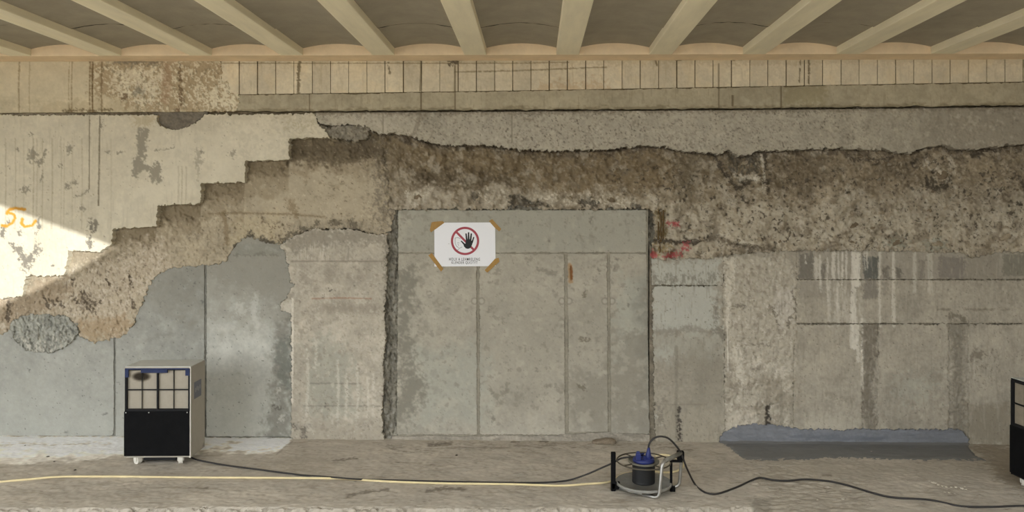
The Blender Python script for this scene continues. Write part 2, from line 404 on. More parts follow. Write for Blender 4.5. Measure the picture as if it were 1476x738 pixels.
mix(C, (162, 158, 146), ss(V + 6 * n(20, 2, seed=82), 590, 628), .18)
# tie-hole rings, scrapes, tick mark, rust run
for (u, v) in ((684, 434), (694, 434), (810, 434), (820, 434), (872, 434), (882, 434)):
    r = np.sqrt((U - u) ** 2 + (V - v) ** 2); mix(C, (112, 106, 94), ss(np.abs(r - 4.5), 1.4, .3), .55); mix(C, (164, 158, 146), ss(r, 3.5, 2.0), .35)
mix(C, (112, 107, 92), Q_.line([(705, 560), (716, 573), (730, 563)], 1.8, 2, .6) + Q_.line([(730, 563), (731, 552)], 2.2, 2, .6) + Q_.spot(722, 580, 5, 4), .55)
mix(C, (92, 84, 68), Q_.line([(838, 492), (848, 490), (850, 487)], .8, 1, .3) + Q_.line([(842, 426), (846, 421)], 1.5, 1, .4) + Q_.line([(836, 557), (842, 560)], 2.5, 1.4, .5) + Q_.line([(838, 488), (846, 486)], 1.5, 1, .4), .6)
mix(C, (150, 104, 55), P_.line([(821.5, 383), (822.5, 405)], 2.6, 2, .4), .55); mix(C, (112, 64, 24), P_.line([(823.2, 384), (823.8, 402)], 1.2, 1.1, .3), .85)
mix(C, (100, 96, 84), Q_.line([(775, 388), (800, 394)], 2.2, 2.5, .8) + Q_.spot(706, 447, 4, 3) + Q_.line([(711, 598), (711, 608)], 1.3, 1.2) + Q_.line([(773, 530), (775, 536)], 1, 1) + Q_.line([(835, 508), (835, 513)], 1, .8) + Q_.spot(790, 555, 4, 2), .45)
mix(C, (96, 91, 80), Q_.spot(863, 388, 2, 2) + Q_.spot(884, 387, 2.5, 1.4) + Q_.spot(889, 374, 2.5, 2) + Q_.spot(900, 400, 1.3, 1.3) + Q_.spot(906, 438, 1.6, 1.6) + Q_.spot(918, 416, 2, 2) + Q_.spot(852, 318, 1.6, 5) + Q_.spot(790, 348, 1.4, 1.4), .6)
mix(C, (116, 111, 98), ss(n(14, 1.9, sv=.3, seed=83), 1.0, 2.0) * ss(V, 300, 320) * ss(V, 370, 350), .3)
CD = C; HD = .0012 * n(60, 2.2, seed=84) + .0006 * n(10, 1.6, seed=85)
HD = HD - .008 * P_.line([(823.2, 386), (823.8, 401)], 1, 1)
Cj = base((128, 121, 105), .05, 40, 6, 88)
zone('joint_bed', P_.sdf(rect(574, 303, 934, 637)), -.0055 + .0006 * n(9, 1.7, sv=.3, seed=89), Cj, 'concrete')
for r in (rect(574, 303, 931, 363.6), [(574, 366.2), (686.4, 366.2), (687.4, 626), (572, 626)], [(691, 366.2), (813, 366.2), (814.2, 626), (692, 626)],
          [(818.4, 366.2), (874.6, 366.2), (876, 622), (820, 623)], [(879.4, 366.2), (931.5, 366.2), (936, 625), (881, 624)]):
    zone('infill_panel', P_.sdf(r) + .3 * n(16, 1.8, seed=86) + .2 * n(5, 1.5, seed=87), HD, CD, 'concrete', 'smooth cast concrete panel filling the old doorway')
C = base((138, 130, 116), .07, 40, 6, 90); mix(C, (100, 94, 82), ss(n(12, 1.8, su=.3, seed=91), .7, 1.5), .5)
zone('kicker', P_.sdf([(566, 628.4), (760, 628.4), (820, 626), (870, 623), (938, 627), (945, 642), (560, 642)]) + .5 * n(14, 1.8, su=.4, seed=92), .002 + .0012 * n(14, 1.8, seed=93), C, 'concrete')

# --- 3 right-hand wall
C = base((140, 132, 116), .05, 60, 9, 100)
mix(C, (160, 159, 147), P_.poly(rect(938, 374, 1036, 478), 8, 4, 20, 101), .85)
mix(C, (168, 168, 157), P_.poly([(940, 505), (962, 500), (975, 508), (960, 516), (940, 518)], 5, 4, 12, 102), .5)
mix(C, (150, 148, 135), P_.poly(rect(938, 478, 1038, 520), 10, 6, 20, 103), .5)
m = P_.poly([(940, 395), (1035, 394), (1034, 411), (940, 411)], 2.5, 2.5, 6, 104); mix(C, (112, 108, 95), m * ss(n(8, 1.7, sv=.4, seed=105), -.8, .6), .7)
mix(C, (118, 112, 99), Q_.line([(938, 480), (975, 476), (1005, 474), (1026, 480)], 2.5, 4, 1), .6); mix(C, (96, 90, 76), P_.line([(940, 411.5), (1030, 411.5)], .6, .8, .2), .6)
mix(C, (128, 121, 105), P_.poly(rect(990, 500, 1060, 600), 20, 10, 30, 106), .5); mix(C, (148, 139, 120), P_.poly(rect(942, 590, 1040, 640), 12, 6, 24, 107), .5)
mix(C, (108, 102, 88), P_.line([(975, 500), (975, 640)], 1.5, 2, .4) , .45); mix(C, (62, 56, 48), Q_.line([(978, 588), (979, 612), (980, 634)], 1.4, 1, .9), .9)
mix(C, (112, 105, 92), Q_.spot(957, 580, 5, 7, .5, .3) * ss(V, 586, 574) + Q_.spot(948, 600, 6, 12, .5, .7), .7); mix(C, (170, 165, 152), Q_.spot(946, 602, 2, 7, .5, .4) + Q_.spot(951, 613, 4, 2), .7)
mix(C, (112, 104, 90), P_.line([(940, 583), (1020, 583)], .5, .9, .3), .4)
# mottled light column
col = P_.poly([(1044, 373), (1130, 366), (1148, 380), (1150, 470), (1142, 560), (1140, 640), (1046, 640)], 3, 2.5, 14, 110)
mix(C, (164, 155, 137), col, .75); mix(C, (128, 118, 102), col * ss(n(24, 1.9, seed=111), .25, 1.4), .6); mix(C, (180, 172, 156), col * ss(n(9, 1.7, seed=112), 1.0, 1.8), .6)
mix(C, (186, 178, 160), Q_.poly([(1046, 374), (1060, 372), (1056, 420), (1050, 470), (1046, 470)], 3, 2, 9, 113), .7)
mix(C, (172, 164, 150), Q_.poly([(1118, 415), (1140, 418), (1147, 440), (1138, 465), (1122, 470), (1116, 440)], 3, 3, 12, 114), .65)
mix(C, (96, 88, 74), Q_.line([(1140, 420), (1148, 438), (1146, 450), (1138, 460), (1136, 470)], 1, 1.2, .5) + Q_.line([(1108, 440), (1118, 452), (1121, 468)], .8, 1.2, .5), .75)
mix(C, (98, 92, 80), Q_.line([(1028, 476), (1040, 475), (1046, 482), (1042, 488), (1036, 478)], 2.5, 1.8, .6) + Q_.spot(1031, 450, 4, 14, .5, .4), .55)
mix(C, (206, 200, 186), P_.line([(1048, 460), (1049.5, 535)], .6, .7, .15), .6)
mix(C, (96, 88, 75), Q_.line([(1072, 498), (1090, 497), (1108, 498)], .8, 1.2, .3) + Q_.line([(1060, 440), (1075, 441)], 1.4, 1.3, .5) + Q_.line([(1090, 533), (1098, 528)], 3, 1.5, .8), .55)
mix(C, (188, 180, 162), Q_.spot(1096, 525, 10, 7, .5, .6) + Q_.line([(1125, 535), (1135, 550), (1136, 558)], 4, 3, 1.6) + Q_.line([(1062, 505), (1066, 545)], 5, 4, 2.5), .55)
mix(C, (132, 122, 104), P_.poly(rect(1100, 545, 1146, 590), 14, 7, 20, 115), .6)
mix(C, (178, 168, 150), Q_.poly([(1046, 612), (1058, 595), (1075, 588), (1090, 596), (1096, 620), (1060, 622)], 5, 4, 14, 116), .6)
mix(C, (58, 52, 44), Q_.line([(1106, 586), (1107, 600), (1106, 612)], 2.3, 1.2, 1.0), .9); mix(C, (110, 103, 88), P_.line([(1126, 570), (1127, 612)], 1.8, 2, .4) + P_.line([(1112, 582), (1126, 580)], 1, 1), .5)
# band row 362-403 with dark panels and white runs
mix(C, (126, 119, 106), P_.poly(rect(1150, 360, 1640, 403), 2), .6)
for (u0, u1, v0, v1, c, k) in ((1152, 1172, 366, 402, (96, 91, 81), .85), (1184, 1190, 380, 402, (96, 90, 80), .8), (1245, 1266, 370, 402, (80, 80, 74), .95), (1273, 1281, 384, 402, (92, 86, 76), .8),
                               (1291, 1299, 386, 402, (90, 84, 75), .8), (1324, 1333, 374, 402, (106, 99, 88), .7), (1353, 1392, 370, 402, (104, 97, 88), .75), (1245, 1266, 404, 430, (108, 102, 92), .8),
                               (1272, 1280, 404, 424, (116, 109, 97), .6), (1392, 1440, 366, 402, (118, 110, 96), .5), (1446, 1500, 366, 398, (100, 97, 84), .7), (1150, 1190, 404, 428, (122, 115, 103), .5)):
    mix(C, c, P_.poly(rect(u0, v0, u1, v1), 1.6, 1.3, 8, 120), k)
rng = random.Random(8)
for (u, v0, v1, wd, k) in ((1182, 368, 420, 1.6, .7), (1193, 372, 440, 1.0, .6), (1202, 362, 402, 3.2, .75), (1208, 362, 440, 1.3, .7), (1214, 362, 410, 1.3, .75), (1220, 362, 402, 1.1, .7), (1231, 362, 500, 4.6, .85), (1237, 362, 410, 4.2, .9),
                           (1228, 430, 500, 2.5, .7), (1236, 470, 520, 2.2, .8), (1243, 460, 560, 1.4, .85), (1246, 362, 388, 1.0, .6), (1250, 362, 386, .8, .7), (1268, 364, 470, 1.8, .6), (1288, 364, 470, 2.8, .6), (1318, 364, 420, 3, .4), (1340, 364, 420, 5, .35),
                           (1196, 404, 470, 2, .4), (1208, 440, 468, 3, .4), (1161, 368, 380, .7, .7), (1176, 374, 402, 3.5, .5)):
    mix(C, (182, 176, 162), P_.line([(u, v0), (u + rng.uniform(-1, 1), (v0 + v1) / 2), (u + rng.uniform(-1.5, 1.5), v1)], wd * .7, 1.3, .5, 121), k)
mix(C, (172, 166, 152), P_.poly(rect(1195, 404, 1244, 470), 8, 4, 20, 122) * ss(n(5, 1.6, sv=.12, seed=123), -.6, 1.0), .45)
for (v, u0, u1, k) in ((403, 1350, 1640, .75), (466.5, 1148, 1225, .7), (466.5, 1245, 1640, .6), (362, 1145, 1420, .5), (446, 1352, 1460, .5)):
    mix(C, (88, 80, 66), P_.line([(u0, v), (u1, v)], .9, 1.4, .6, 124) * ss(n(24, 1.8, su=.4, seed=125), -1.4, .2), k)
mix(C, (104, 96, 82), P_.poly([(1243, 468), (1265, 468), (1262, 510), (1258, 560), (1262, 618), (1244, 618)], 3, 2.5, 14, 126), .75)
mix(C, (112, 105, 90), P_.poly([(1368, 462), (1392, 460), (1388, 500), (1390, 618), (1375, 618), (1374, 500)], 3, 2, 14, 127), .65); mix(C, (82, 75, 62), Q_.line([(1368, 455), (1384, 456), (1394, 466)], 2.5, 2, 1), .6)
mix(C, (204, 196, 180), P_.line([(1242, 505), (1244, 560)], .9, .8, .3), .7)
mix(C, (126, 117, 102), P_.poly(rect(1262, 530, 1376, 600), 20, 14, 34, 128) * ss(n(16, 1.9, seed=129), -.4, .8), .55); mix(C, (142, 142, 128), Q_.spot(1320, 560, 26, 18, .6, .5), .45)
mix(C, (118, 109, 92), P_.poly([(1390, 583), (1640, 578), (1640, 640), (1396, 640)], 4, 3, 14, 130), .7)
mix(C, (92, 84, 70), Q_.line([(1398, 520), (1406, 510), (1414, 510)], 3, 2, 1) + (ss(n(9, 1.7, seed=131), .9, 1.6) * P_.poly(rect(1394, 500, 1440, 560), 6)), .6)
mix(C, (160, 152, 136), P_.line([(1396, 515), (1400, 540)], 1.4, 1.4, .5) + P_.line([(1404, 516), (1404, 545)], 1.2, 1.4, .5), .5)
mix(C, (162, 154, 136), P_.poly(rect(1160, 600, 1245, 622), 6, 4, 14, 132), .45); mix(C, (110, 102, 88), Q_.line([(1192, 566), (1205, 573), (1230, 576)], 2, 3, 1.5), .4)
mix(C, (152, 144, 128), ss(n(5, 1.6, sv=.12, seed=133), .4, 1.8) * ss(U, 1150, 1170), .35); mix(C, (112, 104, 90), ss(n(6, 1.6, sv=.12, seed=134), .8, 2.0), .3)
mix(C, (92, 85, 72), specks(5, 2.0, 135, .4), .6)
mix(C, (150, 46, 52), P_.poly([(1, 1), (2, 1), (2, 2)]), 0)
CR = C; HR = .002 * n(50, 2.2, seed=136) + .0008 * n(8, 1.6, seed=137) + col * (.004 * n(16, 1.8, seed=111) * -1 + .002)
HR = HR - .006 * Q_.line([(978, 588), (979, 612), (980, 634)], 1.4, 1, .9) - .01 * Q_.line([(1106, 586), (1107, 600), (1106, 612)], 2.3, 1.2, 1.0)
zone('wall_bed', P_.sdf(rect(936, 355, 1640, 642)), -.012 + .001 * n(9, 2, seed=138), base((104, 96, 81), .1, 30, 6, 139), 'rubble')
def rs(p, a=.5): return P_.sdf(p) + a * n(10, 1.7, seed=140) + .25 * n(4, 1.5, seed=141)
zone('concrete_panel', rs([(939, 368), (1043, 366), (1043, 411), (940, 411)], .5), HR + .002, CR, 'concrete', 'pale bluish cast concrete panel right of the doorway')
zone('concrete_panel', rs([(940.5, 412.2), (1044, 412), (1046, 642), (944, 642)], 1.0), HR, CR, 'concrete', 'tall pale concrete panel right of the doorway')
zone('render_patch', rs([(1042, 360), (1150, 356), (1150, 420), (1149, 470), (1144, 560), (1146, 642), (1045, 642)], 1.2), HR + .004  , CR, 'plaster', 'mottled whitish render column')
zone('concrete_block', rs([(1148, 356), (1640, 356), (1640, 402.4), (1148, 402.4)], .3), HR - .003, CR, 'concrete', 'streaked block course with white lime runs')
zone('concrete_block', rs([(1147, 403.6), (1640, 403.6), (1640, 466), (1147, 466)], .3), HR, CR, 'concrete', 'pale block course below the streaked one')
zone('concrete_block', rs([(1144, 467.4), (1243.4, 467.4), (1243.8, 642), (1143, 642)], .4), HR, CR, 'concrete')
zone('concrete_block', rs([(1262, 467.4), (1371, 467.4), (1374, 642), (1261, 642)], .8), HR, CR, 'concrete')
zone('concrete_block', rs([(1390, 467.4), (1640, 467.4), (1640, 642), (1390, 642)], .8), HR, CR, 'concrete')
zone('mortar_strip', rs([(1242, 467), (1266, 467), (1264, 642), (1242, 642)], .8), HR - .006 + .003 * n(9, 1.8, seed=142), CR, 'rubble')
zone('mortar_strip', rs([(1366, 467), (1396, 467), (1396, 642), (1368, 642)], .8), HR - .006 + .003 * n(9, 1.8, seed=143), CR, 'rubble')

# --- 4 old ochre plaster and brickwork below the steps
left_edge = [(-150, 482), (8, 482), (16, 470), (60, 470), (112, 480), (122, 489), (135, 493), (168, 487), (184, 481), (197, 457), (205, 430), (222, 400), (240, 387), (262, 384.5), (300, 381.5), (318, 379), (327, 371), (337, 357), (348, 345), (358, 341), (370, 345), (385, 350), (402, 352)]
C = base((150, 137, 113), .06, 60, 9, 150)
mix(C, (163, 150, 125), P_.poly([(380, 235), (540, 225), (552, 320), (430, 326), (350, 300), (300, 320)], 16, 8, 34, 151), .55)
mix(C, (166, 151, 119), P_.poly([(335, 312), (400, 308), (404, 350), (330, 352)], 6, 4, 18, 152), .5)
# brown, open brick bed along the underside of the stepped plaster
steps = [(-150, 463), (-30, 461), (-30, 431), (0, 430), (32, 426), (37, 398), (93, 396), (98, 361), (143, 363), (160, 352), (163, 329), (225, 326), (227, 296), (289, 293), (290, 264), (352, 262), (353, 232), (416, 230), (417, 199), (470, 198)]
sd_s = P_.line(steps, 0, 30); near = np.zeros(U.shape, np.float32)
stepv = np.interp(U, [p[0] for p in steps], [p[1] for p in steps])
near = ss(V - stepv + 4 * n(18, 1.9, seed=153), 34, 10)
hi = ss(U, 60, 260)
mix(C, (104, 90, 66), near * (.35 + .65 * hi), .8)
mix(C, (122, 107, 82), ss(V - stepv + 10 * n(26, 1.9, seed=154), 62, 30) * hi, .55)
mix(C, (88, 76, 57), P_.poly([(415, 200), (545, 196), (560, 250), (548, 222), (480, 238), (415, 234)], 8, 7, 18, 155), .75)
mix(C, (86, 74, 58), P_.poly([(470, 196), (560, 192), (575, 236), (520, 226)], 8, 8, 14, 156) * ss(n(8, 1.7, seed=157), -.6, .8), .6)
mix(C, (112, 102, 86), P_.poly([(540, 220), (575, 210), (580, 340), (552, 330), (530, 300)], 7, 6, 16, 158) * ss(n(7, 1.7, seed=159), -.8, .8), .7)
mix(C, (150, 140, 122), P_.poly([(480, 180), (535, 178), (545, 205), (500, 208)], 5, 4, 12, 160) * ss(n(9, 1.7, seed=161), -.2, .9), .6)
# pinkish-white key coat lower left with sunlit brightness painted in (strokes of a comb)
lowl = P_.poly([(-150, 434), (40, 430), (100, 402), (160, 372), (230, 345), (262, 384), (205, 430), (185, 482), (-150, 486)], 14, 8, 26, 162)
mix(C, (166, 151, 128), lowl, .75); mix(C, (182, 170, 150), lowl * ss(n(12, 1.8, seed=163), .2, 1.2), .6)
mix(C, (132, 112, 86), P_.poly([(-150, 436), (30, 430), (40, 410), (90, 400), (100, 420), (60, 450), (20, 470), (-150, 478)], 6, 6, 14, 164), .55)
mix(C, (146, 122, 90), P_.poly([(112, 462), (180, 455), (192, 470), (184, 482), (128, 490), (108, 476)], 5, 3, 12, 165), .65)
chis = ss(n(5, 1.5, sv=.35, seed=166), 1.1, 1.9) * P_.poly([(10, 400), (240, 345), (215, 410), (190, 450), (20, 465)], 12)
mix(C, (104, 90, 72), chis, .65); mix(C, (182, 170, 150), ss(n(5, 1.5, sv=.35, seed=167), 1.2, 2.0) * lowl, .5)
hz = np.zeros(U.shape, np.float32)
for p in (((63, 428), (70, 444)), ((73, 432), (79, 440)), ((84, 433), (90, 441)), ((104, 427), (114, 438)), ((118, 420), (139, 440)), ((118, 428), (126, 446)), ((126, 436), (138, 450)), ((154, 402), (158, 412)), ((188, 400), (190, 412)), ((189, 432), (193, 444)), ((13, 436), (11, 460)), ((107, 400), (105, 410))):
    hz = np.maximum(hz, Q_.line(p, 1.2, 1.3, .7, 168))
hz = np.maximum(hz, Q_.spot(50.5, 435, 1.6, 1.6, .3, .1)); hz = np.maximum(hz, Q_.spot(144.5, 435.5, 2, 1.8, .3, .1)); hz = np.maximum(hz, Q_.spot(123, 437, 7, 7, .7, .6) * .6)
mix(C, (78, 66, 52), hz, .8)
mix(C, (112, 94, 66), Q_.line([(322, 305), (325, 330), (328, 348)], 2.5, 2.5, 1.2) + Q_.line([(418, 290), (425, 310)], 3, 5, 1.5), .55); mix(C, (108, 92, 66), P_.line([(300, 308), (345, 307), (420, 309), (470, 313)], .9, 1.3, .5), .55)
mix(C, (84, 70, 50), Q_.spot(378, 318, 2, 2.5) + Q_.spot(340, 330, 2, 2) + (ss(n(8, 1.7, seed=169), .5, 1.3) * P_.poly([(385, 320), (420, 318), (412, 352), (390, 346)], 4)), .7)
mix(C, (72, 66, 54), Q_.poly([(338, 355), (358, 336), (360, 330), (364, 340), (385, 344), (404, 352), (404, 357), (338, 357)], 2, 1.4, 7, 170), .85)
mix(C, (128, 118, 100), P_.poly([(412, 322), (470, 316), (540, 320), (560, 340), (430, 340)], 6, 5, 14, 171) * ss(n(7, 1.7, sv=.4, seed=172), -.5, 1), .6)
mix(C, (78, 70, 56), Q_.line([(405, 350), (418, 338), (436, 332), (452, 328), (457, 321)], 2.6, 2, 1.4) + Q_.line([(478, 320), (492, 324)], 2.5, 2, 1.4) + Q_.line([(506, 318), (512, 328)], 3, 2, 1.2), .65)
mix(C, (78, 66, 49), specks(6, 1.9, 173, .4) * (.4 + .6 * hi), .55); mix(C, (190, 176, 150), specks(9, 1.9, 174, .5), .4)
mix(C, (120, 110, 88), P_.poly(rect(455, 256, 500, 282), 10, 8, 10, 175) * ss(n(7, 1.7, su=.4, seed=176), .4, 1.4), .6)
HO = -.006 + .004 * n(26, 2, seed=177) + .0025 * n(9, 1.7, seed=178) - .018 * near * hi - .006 * near - .006 * hz - .004 * chis + .006 * (lowl * n(7, 1.6, sv=.5, seed=166)) * .3
HO = HO - .012 * P_.poly([(415, 196), (545, 190), (560, 250), (415, 240)], 10, 8, 18, 155) + .006 * P_.poly([(540, 220), (575, 210), (580, 340), (552, 330), (530, 300)], 7, 6, 16, 158) * n(8, 1.7, seed=159) * .6
sdO = P_.sdf(left_edge + [(404, 352), (415, 345), (440, 334), (455, 329), (512, 330), (525, 335), (557, 338), (564, 330), (570, 304), (580, 300), (590, 298), (590, 150), (440, 150), (-150, 150)]) + 1.1 * n(10, 1.8, seed=179) + .4 * n(4, 1.5, seed=180)
calm = P_.poly([(420, 236), (545, 232), (548, 312), (430, 322), (340, 308), (345, 268)], 14, 6, 24, 181)
HO = HO * (1 - .8 * calm) - .006 * calm
zone('old_render', sdO, HO, C, 'render', 'rough ochre render and brick bedding under the stepped plaster')
HO_ = HO

# --- 5 rubble masonry on the right
C = base((128, 116, 96), .08, 60, 9, 190)
lint_bot = [(455, 168), (463, 179), (480, 180), (505, 180), (530, 184), (545, 193), (562, 191), (590, 195), (605, 201), (622, 206), (640, 209), (690, 208.5), (712, 210), (736, 214), (765, 216), (800, 217), (840, 216), (880, 215.5), (905, 212), (930, 210), (958, 211), (975, 216), (992, 219), (1010, 220), (1042, 221), (1050, 214), (1064, 226), (1080, 224), (1092, 217), (1100, 218), (1140, 216), (1180, 214), (1230, 214), (1276, 215), (1290, 218), (1312, 221), (1330, 213), (1360, 209), (1378, 215), (1410, 215), (1440, 211), (1476, 207), (1640, 205)]
lbv = np.interp(U, [p[0] for p in lint_bot], [p[1] for p in lint_bot])
dep = V - lbv
far = 1 - .55 * ss(U, 1000, 1250)
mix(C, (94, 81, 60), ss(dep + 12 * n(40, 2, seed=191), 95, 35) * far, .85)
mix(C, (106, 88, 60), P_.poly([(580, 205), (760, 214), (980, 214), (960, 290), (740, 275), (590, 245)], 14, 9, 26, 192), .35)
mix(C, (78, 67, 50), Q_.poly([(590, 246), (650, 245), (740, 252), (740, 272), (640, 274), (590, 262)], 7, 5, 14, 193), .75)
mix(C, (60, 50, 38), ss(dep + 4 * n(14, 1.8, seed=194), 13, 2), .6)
mix(C, (136, 127, 110), P_.poly([(590, 275), (740, 272), (850, 276), (940, 286), (940, 305), (560, 306), (566, 285)], 6, 6, 16, 195), .7)
mix(C, (172, 163, 144), (P_.poly([(590, 272), (625, 270), (615, 292), (575, 300)], 5, 4, 9, 196) + P_.poly([(690, 278), (730, 274), (736, 292), (690, 296)], 5, 4, 9, 197) + P_.poly([(770, 284), (800, 278), (870, 280), (920, 292), (880, 298), (770, 292)], 4, 4, 9, 198)) * ss(n(6, 1.6, seed=199), -.4, 1), .75)
mix(C, (58, 53, 44), Q_.poly([(734, 282), (748, 280), (760, 288), (790, 296), (734, 298)], 3, 2, 8, 200) + Q_.line([(838, 292), (850, 288), (858, 296)], 3, 2.5, 1.5) + Q_.spot(684, 284, 6, 5, .5, .3) + Q_.spot(918, 297, 6, 3), .85)
mix(C, (146, 137, 119), P_.poly([(940, 290), (1100, 285), (1200, 300), (1320, 295), (1640, 290), (1640, 366), (940, 372)], 20, 12, 30, 201), .75)
mix(C, (122, 113, 97), P_.poly([(1220, 278), (1330, 275), (1400, 268), (1640, 275), (1640, 310), (1300, 318), (1200, 316)], 16, 9, 26, 202), .45)
mix(C, (98, 87, 70), ss(n(34, 2, seed=203), .2, 1.2), .6); mix(C, (150, 142, 126), ss(n(30, 2, seed=224), .6, 1.6), .45)
crease = ss(np.abs(n(26, 2.0, seed=225)), .10, .02) * ss(n(40, 2, seed=226), -.2, .6) * ss(U, 940, 1000)
mix(C, (72, 63, 50), crease, .6)
mix(C, (96, 86, 68), P_.poly([(980, 225), (1010, 222), (1000, 300), (985, 330), (970, 300)], 10, 7, 20, 204), .5)
mix(C, (88, 76, 58), P_.poly([(1130, 225), (1160, 222), (1180, 250), (1170, 275), (1115, 276), (1110, 262)], 8, 6, 14, 205) + P_.poly([(1290, 225), (1320, 220), (1320, 262), (1240, 262)], 10, 8, 16, 206), .6)
mix(C, (74, 68, 57), Q_.poly([(1050, 226), (1092, 222), (1096, 246), (1070, 262), (1054, 250)], 4, 3, 9, 207) * ss(n(6, 1.6, sv=.4, seed=208), -1.6, .4), .9)
mix(C, (184, 178, 164), Q_.line([(1060, 254), (1080, 256), (1094, 258)], 2.5, 2, 1) + Q_.line([(1098, 226), (1101, 246), (1100, 270)], 1.6, 1.4, .5), .6)
mix(C, (52, 45, 36), Q_.line([(1030, 222), (1038, 240), (1052, 258), (1064, 273), (1084, 260)], 2.0, 1.4, .8) + Q_.line([(1103, 216), (1104, 244)], 1.3, 1.2, .6) + Q_.line([(1106, 252), (1107, 278)], 1.2, 1.5, .6), .75)
mix(C, (60, 53, 42), Q_.line([(1334, 256), (1338, 268), (1348, 272), (1362, 268), (1368, 258)], 2, 1.6, 1) + Q_.spot(1345, 261, 6, 5, .5, .5) + Q_.spot(1319, 231, 6, 4, .5, .4), .8)
mix(C, (176, 168, 152), Q_.line([(1338, 235), (1350, 240), (1362, 255)], 4, 3, 1.8) + Q_.line([(1370, 228), (1374, 250)], 3, 2.4, 1.2), .55)
mix(C, (58, 50, 40), Q_.line([(1224, 226), (1232, 230), (1280, 229), (1290, 225)], 2, 1.8, 1.2) + Q_.line([(1402, 222), (1420, 218), (1440, 216)], 2, 2, 1.2) + Q_.line([(1464, 250), (1474, 262), (1478, 275)], 2.5, 2, 1), .7)
# dark ledge crack
mix(C, (60, 52, 42), Q_.line([(944, 347), (980, 349), (1010, 347)], 2.2, 1.6, .5), .9); mix(C, (86, 76, 62), Q_.line([(1010, 346), (1035, 342), (1055, 352), (1090, 357), (1110, 356)], 2.2, 2.5, 1), .7)
mix(C, (176, 168, 150), Q_.line([(1040, 338), (1060, 346), (1085, 350)], 2, 2, .8), .45)
# pits, pebbles and pale grit
ag = P_.poly([(860, 235), (1640, 222), (1640, 372), (940, 372), (940, 300)], 20, 10, 30, 209)
pit = ss(n(7, 1.6, seed=210), 1.75, 2.05) * (.3 + .7 * ag); pit2 = ss(n(13, 1.8, seed=211), 1.6, 1.85) * ag
peb = ss(n(9, 1.6, seed=212), .9, 1.5)
mix(C, (156, 147, 130), peb, .3); mix(C, (62, 54, 43), pit, .75); mix(C, (70, 62, 50), pit2, .8); mix(C, (178, 170, 153), specks(4, 1.7, 213, .5) * ag, .15)
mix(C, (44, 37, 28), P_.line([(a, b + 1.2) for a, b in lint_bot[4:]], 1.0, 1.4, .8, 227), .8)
mix(C, (122, 126, 114), Q_.spot(1290, 350, 14, 7, .6, .6) + Q_.spot(1350, 352, 12, 6, .6, .6), .5)
# red spray and rust
mix(C, (150, 52, 56), (Q_.line([(961, 321), (974, 323)], 2.6, 2.4, 1.4) + Q_.line([(938, 364), (944, 369)], 3, 2.4, 1.2)+ Q_.line([(960, 370), (975, 368), (985, 360), (990, 353)], 2.8, 2.4, 1.6)), .75)
mix(C, (96, 80, 40), P_.poly([(947, 304), (959, 304), (960, 345), (946, 346)], 2.5, 2, 6, 214) * ss(n(5, 1.5, sv=.3, seed=215), -.9, .6), .75)
mix(C, (116, 96, 52), P_.poly([(946, 350), (970, 352), (972, 366), (946, 366)], 4, 3, 6, 216) * ss(n(5, 1.5, seed=217), -.5, .8), .6)
# pencilled figures 17 6 on the stone
mix(C, (70, 63, 52), P_.line([(1433, 320), (1434, 328)], .45, .6) + P_.line([(1439, 320), (1444, 320), (1443, 328)], .45, .6) + ss(np.abs(np.hypot((U - 1461.5) / .8, V - 325) - 3.0), 1.3, .4) + P_.line([(1459, 324), (1461, 317)], .45, .6), .6)
rec = ss(dep + 5 * n(20, 1.9, seed=218), 70, 8)
HB = -.006 - .026 * rec - .008 * crease + .013 * n(34, 2.1, seed=219) + .0024 * n(11, 1.9, seed=220) + .0005 * n(5, 1.5, seed=221) - .010 * pit - .012 * pit2 + .003 * peb
HB = HB + .012 * ss(V, 262, 290) * ss(U, 575, 600) * ss(U, 945, 930) - .03 * Q_.poly([(734, 282), (748, 280), (760, 288), (790, 296), (734, 300)], 3, 2, 8, 200) - .02 * Q_.line([(944, 347), (980, 349), (1010, 347)], 2.2, 1.8, .5) - .01 * Q_.line([(1010, 346), (1035, 342), (1055, 352), (1090, 357), (1110, 356)], 2.2, 2.5, 1)
HB = HB - .012 * P_.poly([(944, 304), (962, 304), (962, 345), (944, 346)], 3, 2, 6, 214) - .014 * Q_.line([(1334, 256), (1338, 268), (1348, 272), (1362, 268), (1368, 258)], 2.4, 2, 1) + .01 * Q_.poly([(1332, 228), (1370, 225), (1372, 255), (1340, 262)], 5, 4, 9, 222)
HB = HB + .006 * n(9, 1.7, sv=.4, seed=208) * Q_.poly([(1050, 226), (1096, 222), (1096, 250), (1070, 262), (1054, 250)], 5)
door_top = [(560, 301), (600, 302), (640, 301), (690, 302), (732, 302), (735, 298), (765, 299), (800, 302), (850, 302), (908, 300), (931, 299), (936, 302), (944, 308), (945, 340), (940, 352), (938, 373)]
sdB = P_.sdf([(546, 150), (545, 195), (556, 235), (562, 275), (558, 300)] + door_top + [(990, 374), (1043, 372), (1060, 366), (1150, 361), (1300, 361), (1388, 365), (1400, 371), (1430, 366), (1455, 363), (1476, 366), (1640, 366), (1640, 150)]) + 1.1 * n(10, 1.8, seed=223) + .5 * n(4, 1.5, seed=224)
zone('rubble_masonry', sdB, HB, C, 'rubble', 'brown rubble masonry with exposed stones and pits')

